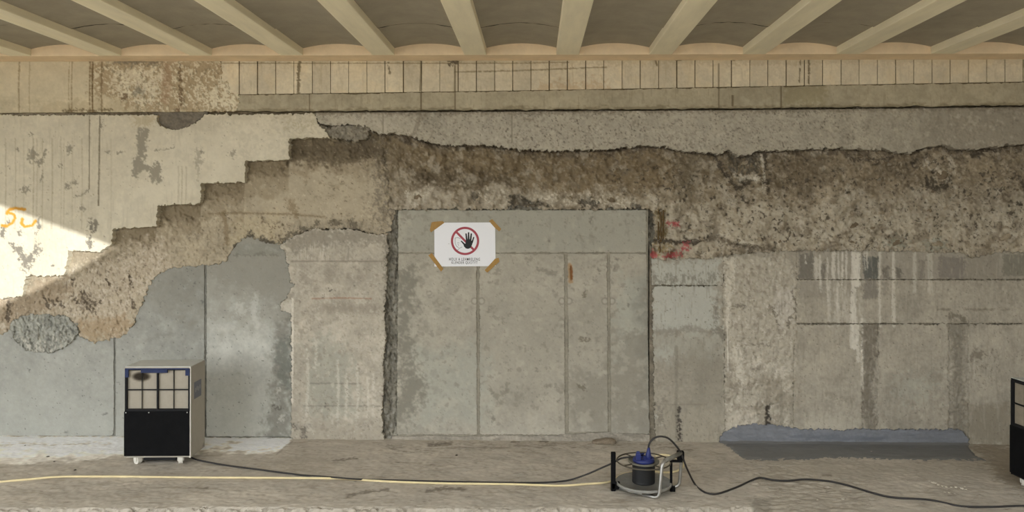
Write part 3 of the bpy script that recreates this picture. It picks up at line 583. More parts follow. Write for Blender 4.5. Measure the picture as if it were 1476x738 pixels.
# --- 6 grey mortar lump at far left
C = base((138, 137, 126), .08, 18, 5, 230); mix(C, (176, 170, 156), ss(n(6, 1.6, sv=.5, seed=231), .2, 1.0) * ss(V + 5 * n(14, 1.8, seed=232), 478, 496), .8); mix(C, (92, 92, 85), ss(n(9, 1.7, sv=.6, seed=233), .5, 1.5), .6)
zone('mortar_lump', rough_sd([(14, 470), (22, 460), (40, 454), (70, 453), (98, 457), (110, 468), (112, 480), (106, 490), (96, 500), (72, 508), (46, 507), (34, 502), (22, 490)], 1.2, 10, .5, 4, 234), .004 + .004 * n(8, 1.7, seed=235) + .003 * n(5, 1.5, sv=.5, seed=231), C, 'rubble', 'rough grey mortar lump below the stepped plaster')

# --- 7 pier between the left panels and the doorway
C = base((158, 149, 132), .045, 50, 8, 240)
mix(C, (122, 114, 99), Q_.poly([(408, 352), (440, 333), (456, 329), (512, 331), (555, 338), (556, 352), (520, 350), (470, 352), (430, 362), (412, 362)], 4, 3, 10, 241), .65)
mix(C, (176, 168, 152), P_.poly(rect(430, 350, 480, 376), 6) * ss(n(5, 1.5, sv=.1, seed=242), .2, 1.2), .75); mix(C, (120, 112, 98), P_.poly(rect(430, 350, 520, 376), 6) * ss(n(5, 1.5, sv=.1, seed=243), .9, 1.8), .6)
mix(C, (120, 111, 97), P_.line([(420, 376.5), (555, 376.5)], .7, 1.0, .2), .75)
mix(C, (140, 104, 82), P_.line([(450, 430.5), (490, 429.5), (535, 430.5)], .6, .9, .2), .75); mix(C, (126, 116, 100), Q_.line([(455, 446), (490, 444), (540, 446)], 4, 6, 2), .45); mix(C, (128, 119, 103), Q_.spot(478, 395, 8, 12, .7, .5) + Q_.line([(435, 395), (445, 405), (450, 412)], 2, 3, 1.5), .45)
mix(C, (138, 138, 124), Q_.poly([(442, 500), (470, 480), (510, 520), (512, 600), (445, 604)], 14, 7, 22, 244), .55)
mix(C, (110, 105, 93), P_.line([(448, 552.5), (520, 553)], .6, 1.0, .3) + P_.line([(438, 585), (552, 585.5)], .5, .9, .3), .6)
mix(C, (60, 56, 50), Q_.spot(471.5, 584.5, 2, 2, .3, .1) + Q_.spot(466, 428, 1.6, 2) + Q_.spot(476, 418, 1.6, 1.6), .8)
for (u, v0, v1) in ((443, 500, 600), (487, 520, 606), (499, 540, 604), (515, 530, 606), (530, 545, 600), (538, 540, 600), (455, 490, 530)): mix(C, (184, 177, 160), P_.line([(u, v0), (u + 1, (v0 + v1) / 2), (u - 1, v1)], 1.0, 2, .8), .6)
mix(C, (146, 137, 120), ss(V + 3 * n(14, 1.8, seed=245), 603, 610), .6); mix(C, (90, 84, 74), Q_.line([(425, 614), (440, 620), (436, 632)], 2.5, 1.6, 1.6) + Q_.line([(436, 618), (446, 614)], 1.5, 1.4, 1), .7)
mix(C, (130, 121, 105), ss(n(14, 1.8, seed=246), .9, 1.8), .5); mix(C, (178, 170, 153), ss(n(18, 1.9, seed=247), 1.0, 1.9), .45); mix(C, (108, 100, 88), specks(5, 2.0, 248, .4), .6)
mix(C, (196, 188, 172), P_.line([(421.5, 430), (421.5, 520), (420.5, 580)], 1.2, 1, .4), .8); mix(C, (176, 169, 154), P_.poly([(406, 438), (420, 432), (421, 452), (410, 450)], 3, 2, 7, 249), .8)
mix(C, (100, 92, 78), ss(P_.line([(556, 350), (557, 500), (553, 620)], 1.5, 4, 2), .3, 1), .5)
HP = .012 + .0022 * n(26, 2, seed=250) + .0012 * n(7, 1.6, seed=251)
pier = [(404, 356), (412, 346), (440, 334), (455, 330), (512, 331), (525, 335), (556, 339), (560, 356), (557, 375), (558, 400), (554, 440), (556, 490), (552, 520), (553, 560), (550, 590), (553, 642), (419.5, 642), (419.5, 452), (404, 446), (403, 439), (412, 432), (418, 420), (424, 412), (417, 398), (416, 382), (411, 366)]
zone('pier_facing', rough_sd(pier, .9, 9, .5, 4, 252), HP, C, 'plaster', 'pale lime-streaked pier left of the blocked doorway')

# --- 8 concrete lintel
C = base((141, 133, 116), .045, 50, 9, 260)
mix(C, (120, 111, 96), ss(U + 20 * n(40, 2, seed=261), 1290, 1380), .6); mix(C, (150, 143, 128), P_.poly(rect(640, 160, 1180, 222), 30), .3)
mix(C, (112, 104, 90), ss(n(9, 1.7, seed=262), .75, 1.5), .5); mix(C, (165, 156, 137), ss(n(14, 1.8, seed=263), .9, 1.8), .4); mix(C, (88, 80, 68), ss(n(6, 1.5, seed=264), 1.35, 1.8) * ss(U, 1320, 1180), .75)
mix(C, (164, 155, 136), P_.poly([(470, 165), (560, 162), (610, 170), (600, 200), (540, 190), (480, 178)], 8, 5, 18, 265), .45)
mix(C, (106, 97, 82), Q_.line([(606, 165), (602, 180), (596, 192)], 2.5, 3, 1.2) + Q_.line([(755, 171), (768, 171)], 1.3, 1.2, .5) + Q_.line([(1310, 160), (1311, 175)], .7, .9), .55); mix(C, (96, 88, 72), P_.line([(552, 160), (552, 192)], .5, .7) + P_.line([(738, 160), (738, 205)], .5, .8), .6)
mix(C, (90, 80, 64), ss(V - vb(U) - 3 + 2 * n(9, 1.7, seed=266), 5, 0), .45)
HLN = .030 + .002 * n(30, 2, seed=267) + .0008 * n(7, 1.6, seed=268) - .003 * ss(n(5, 1.5, seed=264), 1.5, 2.0)
ub = np.linspace(452, 1640, 60)
zone('lintel', P_.sdf([(float(u), float(vb(u) + 2.6)) for u in ub] + lint_bot[::-1]) + 1.0 * n(9, 1.7, seed=269) * ss(dep, -14, -3) + .6 * n(4, 1.5, seed=270) * ss(dep, -14, -3), HLN, C, 'rubble', 'grey concrete lintel with a broken lower edge')
C = base((124, 116, 100), .08, 20, 6, 271); mix(C, (84, 75, 60), ss(n(8, 1.7, seed=272), .7, 1.5), .6)
zone('broken_lump', rough_sd([(461, 181), (474, 184), (488, 181), (515, 180), (532, 184), (530, 198), (512, 204), (486, 200), (470, 197)], 1.0, 8, .5, 4, 273), .016 + .004 * n(12, 1.8, seed=274) + .002 * n(5, 1.5, seed=275), C, 'rubble', 'loose broken concrete lump hanging under the lintel')

# --- 9 stepped white plaster
C = base((172, 162, 139), .025, 80, 10, 280)
mix(C, (184, 175, 152), P_.poly([(240, 190), (420, 190), (420, 230), (300, 262), (160, 330), (110, 330), (200, 260)], 30, 14, 40, 281), .5)
mix(C, (156, 146, 123), ss(n(6, 1.6, sv=.08, seed=282), .8, 2.0) * ss(U, 340, 240), .4); mix(C, (156, 147, 126), ss(n(40, 2.2, seed=283), .5, 1.6), .3)
mix(C, (190, 180, 157), P_.poly([(300, 168), (455, 168), (470, 198), (417, 199), (416, 230), (353, 232), (330, 200)], 10, 7, 20, 284) * ss(n(10, 1.7, seed=285), -.5, 1), .5)
mix(C, (150, 138, 108), P_.poly([(395, 168), (460, 168), (455, 186), (412, 190)], 5, 4, 10, 286) * ss(n(7, 1.7, seed=287), -.3, 1), .5)
G = (122, 114, 98)
scr = np.zeros(U.shape, np.float32)
def add(m):
    global scr; scr = np.maximum(scr, m)
add(Q_.poly([(202, 185), (214, 186), (211, 208), (207, 235), (218, 240), (224, 233), (233, 237), (231, 263), (219, 262), (214, 247), (204, 246), (198, 256), (190, 250), (191, 234), (197, 222), (197, 205)], 1.2, 1.2, 8, 288))
for s_ in ((47, 224, 6, 8), (56, 234, 4, 4), (100, 215, 3, 7), (86, 239, 2, 4), (45, 194, 2, 4), (60, 255, 2, 6), (37, 273, 7, 4), (98, 268, 3, 5), (107, 264, 3, 4), (156, 219, 3, 2), (172, 221, 3, 2), (14, 242, 1.5, 1.5), (24, 215, 1.5, 1.5), (118, 301, 5, 4), (133, 324, 5, 8), (130, 350, 3.5, 8), (56, 322, 3, 8), (53, 337, 2, 3), (55, 355, 2, 6), (58, 362, 3, 4), (40, 374, 9, 5), (25, 358, 5, 4), (36, 384, 6, 6), (53, 360, 2, 8), (28, 336, 2, 5), (11, 320, 1.5, 5), (5, 335, 3, 8), (75, 382, 2, 1.5), (95, 309, 2, 1.5), (146, 180, 2, 5), (290, 220, 3, 1.5)):
    add(Q_.spot(*s_, .35, .4, 289))
add(Q_.line([(66, 217), (60, 232)], 1.2, 1, .5)); add(Q_.line([(128, 274), (118, 280), (109, 283)], 1.4, 1, .6)); add(Q_.line([(30, 365), (40, 375), (52, 360)], 2, 1.5, 1)); add(Q_.line([(15, 352), (24, 362), (36, 370)], 2, 1.5, 1))
add(Q_.line([(285, 224), (285, 262)], 1, 1, .8) * .5); add(Q_.line([(225, 218), (250, 214)], .7, 1, .5)); add(Q_.spot(286, 229, 4, 9, .5, .7) * .6); add(Q_.spot(334, 222, 4, 3, .5, .6) * .8)
mix(C, G, scr, .88); mix(C, (86, 80, 70), scr * ss(V, 310, 325), .5)  # lower scrapes get extra dark pigment to hold against the sun patch
mix(C, (146, 130, 98), P_.poly([(190, 166), (230, 166), (216, 182), (196, 182)], 4, 3, 8, 290), .5)
mix(C, (82, 72, 54), P_.line([(129, 168), (128.5, 272)], .55, .8, .15) + P_.line([(144, 168), (142, 296)], .7, .8, .15), .75)
mix(C, (178, 168, 141), ss(n(4, 1.5, sv=.06, seed=291), 1.2, 2.2), .35); mix(C, (122, 112, 92), specks(5, 2.5, 292, .3), .6)
for u_, k_ in ((8, .35), (22, .3), (34, .2), (48, .4), (53, .25), (61, .3), (75, .35), (88, .2), (92, .25), (104, .2), (118, .25), (160, .2), (262, .35), (257, .25), (268, .3)):
    mix(C, (120, 108, 84), P_.line([(u_, 200 + 40 * (u_ > 200)), (u_ + .6, 250), (u_ - .4, 330 if u_ < 200 else 300)], .5, 1.0, .25), k_)
# yellow chalk scrawl
ye = P_.line([(10, 308), (13, 302), (22, 300), (36, 302)], 1.5, 1.3, .3) + P_.line([(11, 306), (20, 309), (22, 314), (18, 321), (10, 326), (3, 325)], 1.4, 1.3, .3) + P_.line([(32, 316), (31, 322), (36, 327), (46, 325), (51, 319)], 1.5, 1.3, .3)
mix(C, (176, 112, 10), ye, .85)
HPL = .030 + .0014 * n(60, 2.2, seed=293) + .0002 * n(8, 1.6, seed=294) - .0012 * scr
plast = [(-150, 166.5), (100, 166), (228, 165.6), (226, 172), (229, 181), (240, 185), (253, 188), (268, 184), (282, 177), (290, 172), (295, 165), (380, 164.8), (454, 164.5), (457, 176), (463, 184), (472, 192), (475, 199)] + steps[::-1]
zone('stepped_plaster', rough_sd(plast, .7, 8, .5, 4, 295), HPL, C, 'plaster', 'smooth cream plaster ending in a stair-stepped lower edge')
C = base((106, 97, 83), .08, 20, 5, 296); zone('exposed_patch', P_.sdf([(220, 160), (300, 160), (296, 182), (254, 194), (222, 186)]), .004 + .003 * n(14, 1.8, su=.5, seed=297), C, 'rubble', 'dark exposed patch in the cream plaster')
zones.insert(-2, zones.pop(-1))

# --- 10 upper band
C = base((164, 151, 123), .04, 50, 9, 300)
mix(C, (172, 160, 133), P_.poly(rect(-150, 85, 130, 138), 10), .4); mix(C, (146, 131, 101), P_.poly([(60, 150), (100, 146), (190, 148), (198, 162), (60, 162)], 5, 4, 16, 301), .45)
ru = P_.poly([(132, 92), (180, 84), (330, 84), (340, 110), (343, 163), (200, 163), (160, 140), (132, 140)], 5, 4, 14, 302)
mix(C, (138, 118, 88), ru, .75); mix(C, (178, 167, 142), Q_.poly([(160, 100), (190, 98), (240, 96), (238, 120), (232, 145), (215, 152), (180, 142), (162, 128)], 4, 3, 10, 303) * ss(n(9, 1.7, seed=304), -1.2, .2), .85)
mix(C, (186, 176, 150), ru * ss(n(9, 1.7, seed=305), .3, .9), .75); mix(C, (186, 176, 150), Q_.poly([(290, 130), (330, 112), (342, 136), (342, 160), (292, 152)], 3, 3, 8, 306) * ss(n(8, 1.7, seed=307), -.9, .1), .85)
mix(C, (112, 100, 76), ru * ss(n(7, 1.6, sv=.6, seed=308), 1.0, 1.6), .6); mix(C, (104, 98, 84), Q_.spot(200, 131, 7, 7, .7, .3), .6); mix(C, (102, 92, 74), P_.poly([(162, 84), (235, 84), (225, 94), (165, 92)], 3, 2.5, 7, 309), .7)
mix(C, (82, 62, 42), Q_.line([(260, 92), (259, 120), (262, 140), (257, 160)], 1.2, 1.4, 1.0) + Q_.line([(180, 139), (178, 142)], 2.5, 1.2), .7); mix(C, (134, 104, 76), Q_.line([(240, 95), (241, 130), (236, 145)], 4, 4, 1.6), .45)
mix(C, (88, 74, 50), Q_.line([(92, 160), (118, 158), (140, 160), (162, 158)], .9, 1, .7), .7)
for (u, k, wd) in ((28, .5, .8), (43, .25, 1), (100, .35, .6), (104, .5, .8), (130, .7, .9), (134, .9, 1.1), (147, .6, 1.2)): mix(C, (92, 72, 44), P_.line([(u, 86), (u - 1, 125), (u - .5, 162)], wd * .6, 1, .3), k)
C_left = C
HBN = .022 + .0012 * n(40, 2.2, seed=310) + ru * (.0022 * n(9, 1.7, seed=305) - .002)
zone('band_bed', P_.sdf([(290, 70), (1640, 70), (1640, 125), (290, 150)]), np.full(U.shape, .012, np.float32), base((100, 86, 60), .1, 30, 6, 311), 'rubble')
C = base((134, 124, 101), .04, 60, 9, 312); mix(C, (146, 136, 113), ss(n(40, 2.2, seed=313), .3, 1.5), .4); mix(C, (112, 103, 82), ss(n(5, 1.6, sv=.15, seed=314), 1.0, 2.0), .4); mix(C, (112, 102, 72), P_.poly(rect(1128, 122, 1190, 150), 6, 5, 14, 315), .45)
mix(C, (88, 78, 56), ss(vb(U) - V + 1.5 * n(10, 1.7, su=.4, seed=316), 5, 1), .5); mix(C, (78, 66, 46), P_.line([(607, 131), (607, 160)], .8, .8) + P_.line([(1036, 100), (1036, 156)], .6, .7) + P_.line([(1056, 138), (1056, 152)], 1.2, .8) + P_.line([(656, 132), (656, 160)], .7, .8) + P_.line([(1126, 120), (1126, 156)], .8, .9) + P_.line([(446, 136), (446, 160)], .5, .7), .75)
up = np.linspace(338, 1640, 60)
zone('lower_fascia', P_.sdf([(float(u), float(vt(u) + .8)) for u in up] + [(float(u), float(vb(u) - .4)) for u in up[::-1]]) + .5 * n(12, 1.7, su=.4, seed=317), .020 + .001 * n(40, 2.2, seed=318), C, 'concrete', 'grey-olive smooth strip below the upright tiles')
Ct = base((168, 156, 131), .03, 50, 8, 320)
mix(Ct, (152, 139, 112), ss(n(6, 1.6, sv=.1, seed=321), .8, 2), .5); mix(Ct, (140, 124, 96), ss(V + 3 * n(9, 1.7, seed=322), 96, 88), .4); mix(Ct, (178, 160, 126), ss(n(50, 2.2, seed=323), .2, 1.5), .35)
mix(Ct, (150, 122, 88), P_.poly(rect(780, 118, 870, 132), 6, 5, 14, 324), .45); mix(Ct, (104, 90, 64), P_.line([(655, 104), (740, 102), (840, 98), (875, 97)], .6, .8, .3) + P_.line([(318, 91), (480, 91), (740, 91), (820, 90)], .5, .7, .2), .7)
mix(Ct, (66, 56, 40), Q_.poly([(642, 87), (662, 87), (660, 93), (648, 94)], 1.5, 1, 5, 325), .8); mix(Ct, (82, 70, 48), P_.line([(431, 86), (430, 135)], 1.6, 1.4, .6) + P_.line([(656, 95), (656, 132)], .9, .8) + P_.line([(607, 88), (606, 131)], .9, .8) + P_.line([(1036, 92), (1036, 126)], .7, .7) + P_.line([(1166, 84), (1166, 120)], .8, .8, .4) + P_.line([(1154, 84), (1152, 120)], .5, .6, .3) + P_.line([(560, 90), (562, 105)], 1, 1, .5), .75)
mix(Ct, (96, 82, 56), P_.line([(1056, 86), (1074, 85)], 1.0, .8, .5) + P_.line([(975, 86), (981, 86)], 1.5, 1) + P_.line([(945, 88), (947, 94)], 1, .8), .8)
rng = random.Random(5); tiles = []
k = 0; uj = 318.6
while uj < 1620:
    u0 = uj; u1 = uj + 26.28; g0, g1 = rng.uniform(.3, .9), rng.uniform(.3, .9)
    z = zone('tile', P_.sdf([(u0 + g0, 66), (u1 - g1, 66), (u1 - g1, float(vt(u1) - .5)), (u0 + g0, float(vt(u0) - .5))]), .020 + rng.uniform(-.0015, .0015) + .0006 * n(20, 2, seed=326), Ct * np.float32(rng.uniform(.955, 1.035)), 'concrete')
    uj = u1
zone('band_render', P_.sdf([(-150, 66), (306, 66), (318, 90), (321, 110), (319, 117), (330, 118), (331, 134), (346, 137), (343, 150), (340, float(vb(340) - .5)), (-150, float(vb(-150) - .5))]) + .9 * n(8, 1.7, seed=327) * ss(U, 280, 310) + .15 * n(4, 1.5, seed=328), HBN, C_left, 'plaster', 'patched cream and brown plaster at the left end of the band')

# --- 11 grey waterproof coating brushed on the wall foot
C = base((106, 108, 113), .03, 50, 8, 330); mix(C, (88, 92, 100), Q_.line([(1150, 628), (1210, 633), (1275, 631)], 3, 4, 1.2) + ss(n(8, 1.7, su=.12, seed=331), 1.2, 2.2), .5); mix(C, (120, 124, 131), ss(n(9, 1.7, su=.2, seed=332), .8, 2.0), .4)
zone('wall_coating', P_.sdf([(1037, 645), (1037.5, 632), (1043, 625), (1052, 619), (1063, 614), (1078, 613), (1086, 609.5), (1094, 613), (1106, 611.5), (1122, 613), (1135, 616), (1160, 619), (1200, 619.5), (1216, 621), (1230, 618.5), (1300, 619.5), (1360, 620), (1380, 618.5), (1391, 625), (1396, 634), (1394, 648)]) + .8 * n(8, 1.7, seed=333) + .3 * n(4, 1.5, seed=334), .013 + .002 * n(14, 1.9, su=.3, seed=335), C, 'coating', 'blue-grey waterproof coating brushed on the wall foot')

# ---- mesh builder for a heightfield patch
def patch_mesh(name, keep, sd, Pw, Cc, back_y, m, parent, label):
    ny, nx = keep.shape
    if not keep.any(): return None
    used = np.zeros((ny + 1, nx + 1), bool)
    used[:-1, :-1] |= keep; used[1:, :-1] |= keep; used[:-1, 1:] |= keep; used[1:, 1:] |= keep
    idx = np.full((ny + 1, nx + 1), -1, np.int64); cnt = int(used.sum()); idx[used] = np.arange(cnt)
    vs = Pw[used]; cs = Cc[used]
    j, i = keep.nonzero()
    quads = np.stack([idx[j, i], idx[j + 1, i], idx[j + 1, i + 1], idx[j, i + 1]], 1)
    kp = np.pad(keep, 1); e = []
    for dj, di, a, b in ((-1, 0, (0, 0), (0, 1)), (1, 0, (1, 1), (1, 0)), (0, -1, (1, 0), (0, 0)), (0, 1, (0, 1), (1, 1))):
        nb = kp[1 + dj:1 + dj + ny, 1 + di:1 + di + nx]
        jj, ii = (keep & ~nb).nonzero()
        e.append(np.stack([idx[jj + a[0], ii + a[1]], idx[jj + b[0], ii + b[1]]], 1))
    e = np.concatenate(e); bv = np.unique(e); mp = np.full(cnt, -1, np.int64)
    nb_ = len(bv)
    if back_y is not None:
        mp[bv] = np.arange(nb_)
        top = vs[bv]; bot = top.copy(); bot[:, 1] = np.maximum(back_y, top[:, 1] + .001)
        sk = np.stack([mp[e[:, 0]] + cnt, mp[e[:, 1]] + cnt, mp[e[:, 1]] + cnt + nb_, mp[e[:, 0]] + cnt + nb_], 1)
        vs = np.concatenate([vs, top, bot]); cs = np.concatenate([cs, cs[bv], cs[bv]]); quads = np.concatenate([quads, sk])
    me = bpy.data.meshes.new(name); nv, nq = len(vs), len(quads)
    me.vertices.add(nv); me.vertices.foreach_set('co', vs.astype(np.float32).ravel())
    me.loops.add(nq * 4); me.loops.foreach_set('vertex_index', quads.astype(np.int32).ravel())
    me.polygons.add(nq); me.polygons.foreach_set('loop_start', np.arange(0, nq * 4, 4, dtype=np.int32))
    me.polygons.foreach_set('use_smooth', np.ones(nq, bool))
    at = me.attributes.new('Col', 'FLOAT_COLOR', 'POINT')
    cs = cs + (cs.mean(-1, keepdims=True) - cs) * DESAT; lc = np.minimum(lin(np.clip(cs, 0, 1)) * GAIN, .9); at.data.foreach_set('color', np.concatenate([lc, np.ones((nv, 1))], 1).astype(np.float32).ravel())
    me.update(calc_edges=True); me.validate()
    o = link(name, me, m, parent)
    if label: o['label'] = label
    return o

# zones later in the list lie over earlier ones
buried = np.zeros(U.shape, bool); cover_shallow = np.zeros(U.shape, bool); cov = np.full(U.shape, 99, np.float32)
plan = []
for z in zones[::-1]:
    plan.append((z, cov.copy())); cov = np.minimum(cov, z.sd)
for z, cv in plan[::-1]:
    sd = z.sd; Hh = np.where(cv < -1.0, np.minimum(z.H, -.045), z.H).astype(np.float32)
    inside = (sd < 0)
    ok = ~(cv < -7)
    c = .25 * (sd[:-1, :-1] + sd[1:, :-1] + sd[:-1, 1:] + sd[1:, 1:])
    keep = (c < 0) & (ok[:-1, :-1] | ok[1:, 1:] | ok[1:, :-1] | ok[:-1, 1:])
    r = keep.any(1).nonzero()[0]; q = keep.any(0).nonzero()[0]
    if len(r) == 0: continue
    s0 = slice(r[0], r[-1] + 2); s1 = slice(q[0], q[-1] + 2); k0 = slice(r[0], r[-1] + 1); k1 = slice(q[0], q[-1] + 1)
    sdl = sd[s0, s1]; uu = UU[s0, s1].copy(); vv = VV[s0, s1].copy()
    if min(sdl.shape) > 2:
        gy, gx = np.gradient(sdl, STEP); g = np.maximum(np.hypot(gx, gy), .3)
        kk = np.pad(keep[k0, k1], 1); full = kk[:-1, :-1] & kk[1:, :-1] & kk[:-1, 1:] & kk[1:, 1:]
        any_ = kk[:-1, :-1] | kk[1:, :-1] | kk[:-1, 1:] | kk[1:, 1:]
        edge = any_ & ~full & (np.abs(sdl) < 1.6)
        mv = np.where(edge, np.clip(-sdl / g, -.9, .9), 0)
        uu += mv * gx / g; vv += mv * gy / g
    Pw = on_wall(uu, vv, Hh[s0, s1])
    patch_mesh(z.name, keep[k0, k1], sdl, Pw, z.C[s0, s1] * z.gain, .058, z.m, wall, z.label)

# embedded stones standing proud of the rubble
def rock_mesh(seed, sub=2, flat=1.0):
    bm = bmesh.new(); bmesh.ops.create_icosphere(bm, subdivisions=sub, radius=1)
    r = random.Random(seed); cuts = [(Vector((r.gauss(0, 1), r.gauss(0, 1), r.gauss(0, 1))).normalized(), r.uniform(.55, .85)) for _ in range(7)]
    for v in bm.verts:
        for d, h in cuts:
            t = v.co.dot(d)
            if t > h: v.co -= d * (t - h)
        v.co.z *= flat
    return bm
rocks = []
for s_ in range(6):
    bm = rock_mesh(s_); me = bpy.data.meshes.new('stone'); bm.to_mesh(me); bm.free(); me.materials.append(M['stone2' if s_ % 3 == 0 else 'stone']); rocks.append(me)
rng = random.Random(12)
Hrub = HB; spots = [(1240, 226, 8, 4.5), (1262, 225, 9, 5), (1345, 240, 7, 6), (1358, 252, 8, 7), (1075, 236, 9, 6), (1448, 341, 12, 6), (1231, 325, 9, 4), (1066, 326, 5, 3.5), (1130, 253, 9, 6), (1290, 351, 10, 5), (1352, 352, 9, 5), (1420, 222, 8, 5), (1452, 219, 8, 5), (1392, 240, 8, 5), (690, 287, 6, 4), (603, 285, 8, 5), (655, 290, 7, 4), (820, 286, 8, 4), (880, 288, 7, 4)]
while len(spots) < 70:
    u, v = rng.uniform(980, 1500), rng.uniform(225, 356); spots.append((u, v, rng.uniform(2.5, 5.5), rng.uniform(2, 4)))
for i, (u, v, ru_, rv_) in enumerate(spots):
    jj = int((v - 60) / STEP); ii = int((u + 150) / STEP)
    if not (0 <= ii < U.shape[1]): continue
    h = float(HB[jj, ii]); px = 1 / 209
    o = link('stone', rocks[i % 6], None, wall)
    o.location = on_wall(u, v, h - ru_ * px * .25).tolist(); o.scale = (ru_ * px, ru_ * px * .6, rv_ * px); o.rotation_euler = (rng.uniform(-.3, .3), rng.uniform(-.5, .5), rng.uniform(-.3, .3))
# rusty reinforcement ends beside the doorway
for u, v0, v1, l in ((949, 303, 346, 0), (952.5, 305, 349, 0), (956, 303, 344, 0), (951, 350, 366, 0)):
    bm = bmesh.new(); tube(bm, smooth_path([on_wall(u + .6 * math.sin(v * .4 + u), v, -.004 + .004 * math.sin(v * .3 + u)).tolist() for v in np.linspace(v0, v1, 6)], 4), .0055, 6)
    o = obj('reinforcement_bar', bm, 'rust', wall, True)

# ================================================================== SETTING : floor
FX, FY = 9e-3, 7e-3
ax = np.arange(-4.7, 4.9, FX); ay = np.arange(-1.75, .055, FY)
X2, Y2 = np.meshgrid(ax, ay); G3 = np.stack([X2, Y2, np.zeros_like(X2)], -1)
fu, fv = project(G3); STEP_KEEP = STEP
FG = Grid(fu, fv, 77); STEP = 1.9
f = Painter(FG, fu.astype(np.float32), fv.astype(np.float32)); fn = FG.n
fU, fV = f.U, f.V
C = np.ones(fu.shape + (3,), np.float32) * (np.array((165, 155, 139), np.float32) / 255)
mul(C, 1 + .03 * fn(80, 2.2, seed=1) + .025 * fn(14, 2.0, seed=2) * .6)
mix(C, (170, 160, 144), ss(fn(60, 2.2, su=.5, seed=3), .3, 1.5), .4); mix(C, (128, 116, 98), ss(fn(18, 1.9, su=.4, seed=4), 1.1, 2.0), .4); mix(C, (104, 95, 81), ss(fn(7, 1.6, su=.35, seed=5), 2.0, 2.5), .6)
# pale strip at the foot of the left wall: dust with sunlight painted in
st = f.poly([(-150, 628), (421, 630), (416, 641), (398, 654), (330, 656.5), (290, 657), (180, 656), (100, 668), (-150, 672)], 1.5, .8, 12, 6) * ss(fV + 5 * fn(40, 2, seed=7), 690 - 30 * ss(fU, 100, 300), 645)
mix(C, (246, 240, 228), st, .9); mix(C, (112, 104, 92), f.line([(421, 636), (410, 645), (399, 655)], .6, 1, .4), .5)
mix(C, (120, 110, 94), f.line([(-150, 641), (60, 641), (160, 640)], 1, 3, 1.2) * ss(fn(9, 1.7, su=.3, seed=8), -.2, 1), .5)
mix(C, (98, 88, 74), f.line([(560, 648), (720, 643), (880, 641), (1000, 646)], 2.5, 4, 1.8) * ss(fn(9, 1.7, su=.3, seed=9), 0, 1.2), .5)
mix(C, (96, 86, 72), f.line([(618, 641), (650, 640)], 1.5, 2.5, 1) + f.line([(300, 703), (294, 704), (282, 703)], .8, 1, .5) + f.line([(736, 637), (748, 637)], .8, .8, .4) + f.line([(778, 636.5), (790, 636.5)], 1, .8, .3) + f.line([(480, 664), (515, 661)], .8, 1.5, .8) + f.line([(500, 714), (530, 709), (560, 706)], 1, 2, 1) + f.line([(615, 708), (640, 704), (670, 705)], 1.5, 2.5, 1.2) + f.line([(1186, 685.5), (1198, 685.5)], .9, .8, .3), .65)
dk = f.poly([(345, 662), (460, 655), (500, 672), (450, 684), (360, 672)], 14, 8, 40, 10); mix(C, (146, 135, 118), dk, .4)
# spalled patch on the right
sp = f.poly([(1086, 692), (1100, 676), (1110, 668), (1180, 690), (1250, 700), (1260, 750), (1080, 750), (1108, 722), (1115, 708), (1100, 700)], 3, 4, 18, 11)
mix(C, (148, 138, 121), sp, .5); mix(C, (182, 173, 156), sp * ss(fn(16, 1.8, su=.5, seed=12), .7, 1.8), .5); mix(C, (110, 101, 86), sp * ss(fn(14, 1.8, su=.5, seed=13), 1.0, 1.8), .5)
mix(C, (122, 114, 100), f.poly([(1085, 722), (1100, 716), (1112, 718), (1112, 750), (1080, 750)], 2, 2, 10, 14), .6)
mix(C, (150, 140, 122), f.poly(rect(1110, 664, 1420, 690), 10), .35)
mix(C, (122, 110, 91), f.poly([(1400, 640), (1640, 636), (1640, 720), (1476, 708), (1440, 690), (1420, 664)], 8, 5, 20, 15), .65)
# crumbling front edge
ev = np.interp(fU, [-200, 0, 300, 600, 740, 900, 1085, 1100, 1700], [734.5, 734, 733, 733.5, 734.5, 734.5, 733.5, 748, 790])
eg = fV - ev + 1.5 * fn(10, 1.7, su=.6, seed=16); front = ss(eg, -1.5, 1.5)
mix(C, (168, 159, 143), front, .6); mix(C, (126, 116, 100), front * ss(fn(8, 1.6, seed=17), .5, 1.3), .4)
Hf = .0012 * fn(60, 2.2, seed=18) + .0008 * fn(10, 1.7, seed=19) - .022 * front + front * .006 * fn(8, 1.6, seed=17) * -1 - sp * (.005 + .0022 * fn(14, 1.9, su=.5, seed=13))
# floor part of the coating
cp = [(1030, 634), (1040, 641), (1052, 646), (1056, 652), (1062, 657), (1070, 661.5), (1090, 663.5), (1150, 663), (1230, 662), (1330, 664), (1395, 663), (1422, 664), (1408, 656), (1398, 645), (1394, 632)]
csd = f.sdf(cp) + .7 * fn(10, 1.7, seed=20)
STEP = STEP_KEEP
Pf = np.stack([X2, Y2, Hf], -1)
floor = box('floor', (-9, 6.4, -9, .06, -.2, -.06), 'ground'); tag(floor, 'dusty grey concrete floor with a crumbling front edge', kind='structure')
allk = np.ones((len(ay) - 1, len(ax) - 1), bool)
def flip(k, P, Cc, name, m, label): 
    return patch_mesh(name, k, None, P, Cc, None, m, floor, label)
screed = flip(allk, Pf, C, 'screed', 'floor', 'dusty concrete screed')
Cc = np.ones(fu.shape + (3,), np.float32) * (np.array((103, 102, 100), np.float32) / 255); mul(Cc, 1 + .02 * fn(20, 1.9, su=.4, seed=21))
c4 = .25 * (csd[:-1, :-1] + csd[1:, :-1] + csd[:-1, 1:] + csd[1:, 1:])
Pc = Pf.copy(); Pc[..., 2] = .0045 + .0005 * fn(20, 2, seed=22) + .012 * ss(Y2, -.05, .0) - .006 * ss(csd, -4, 0)
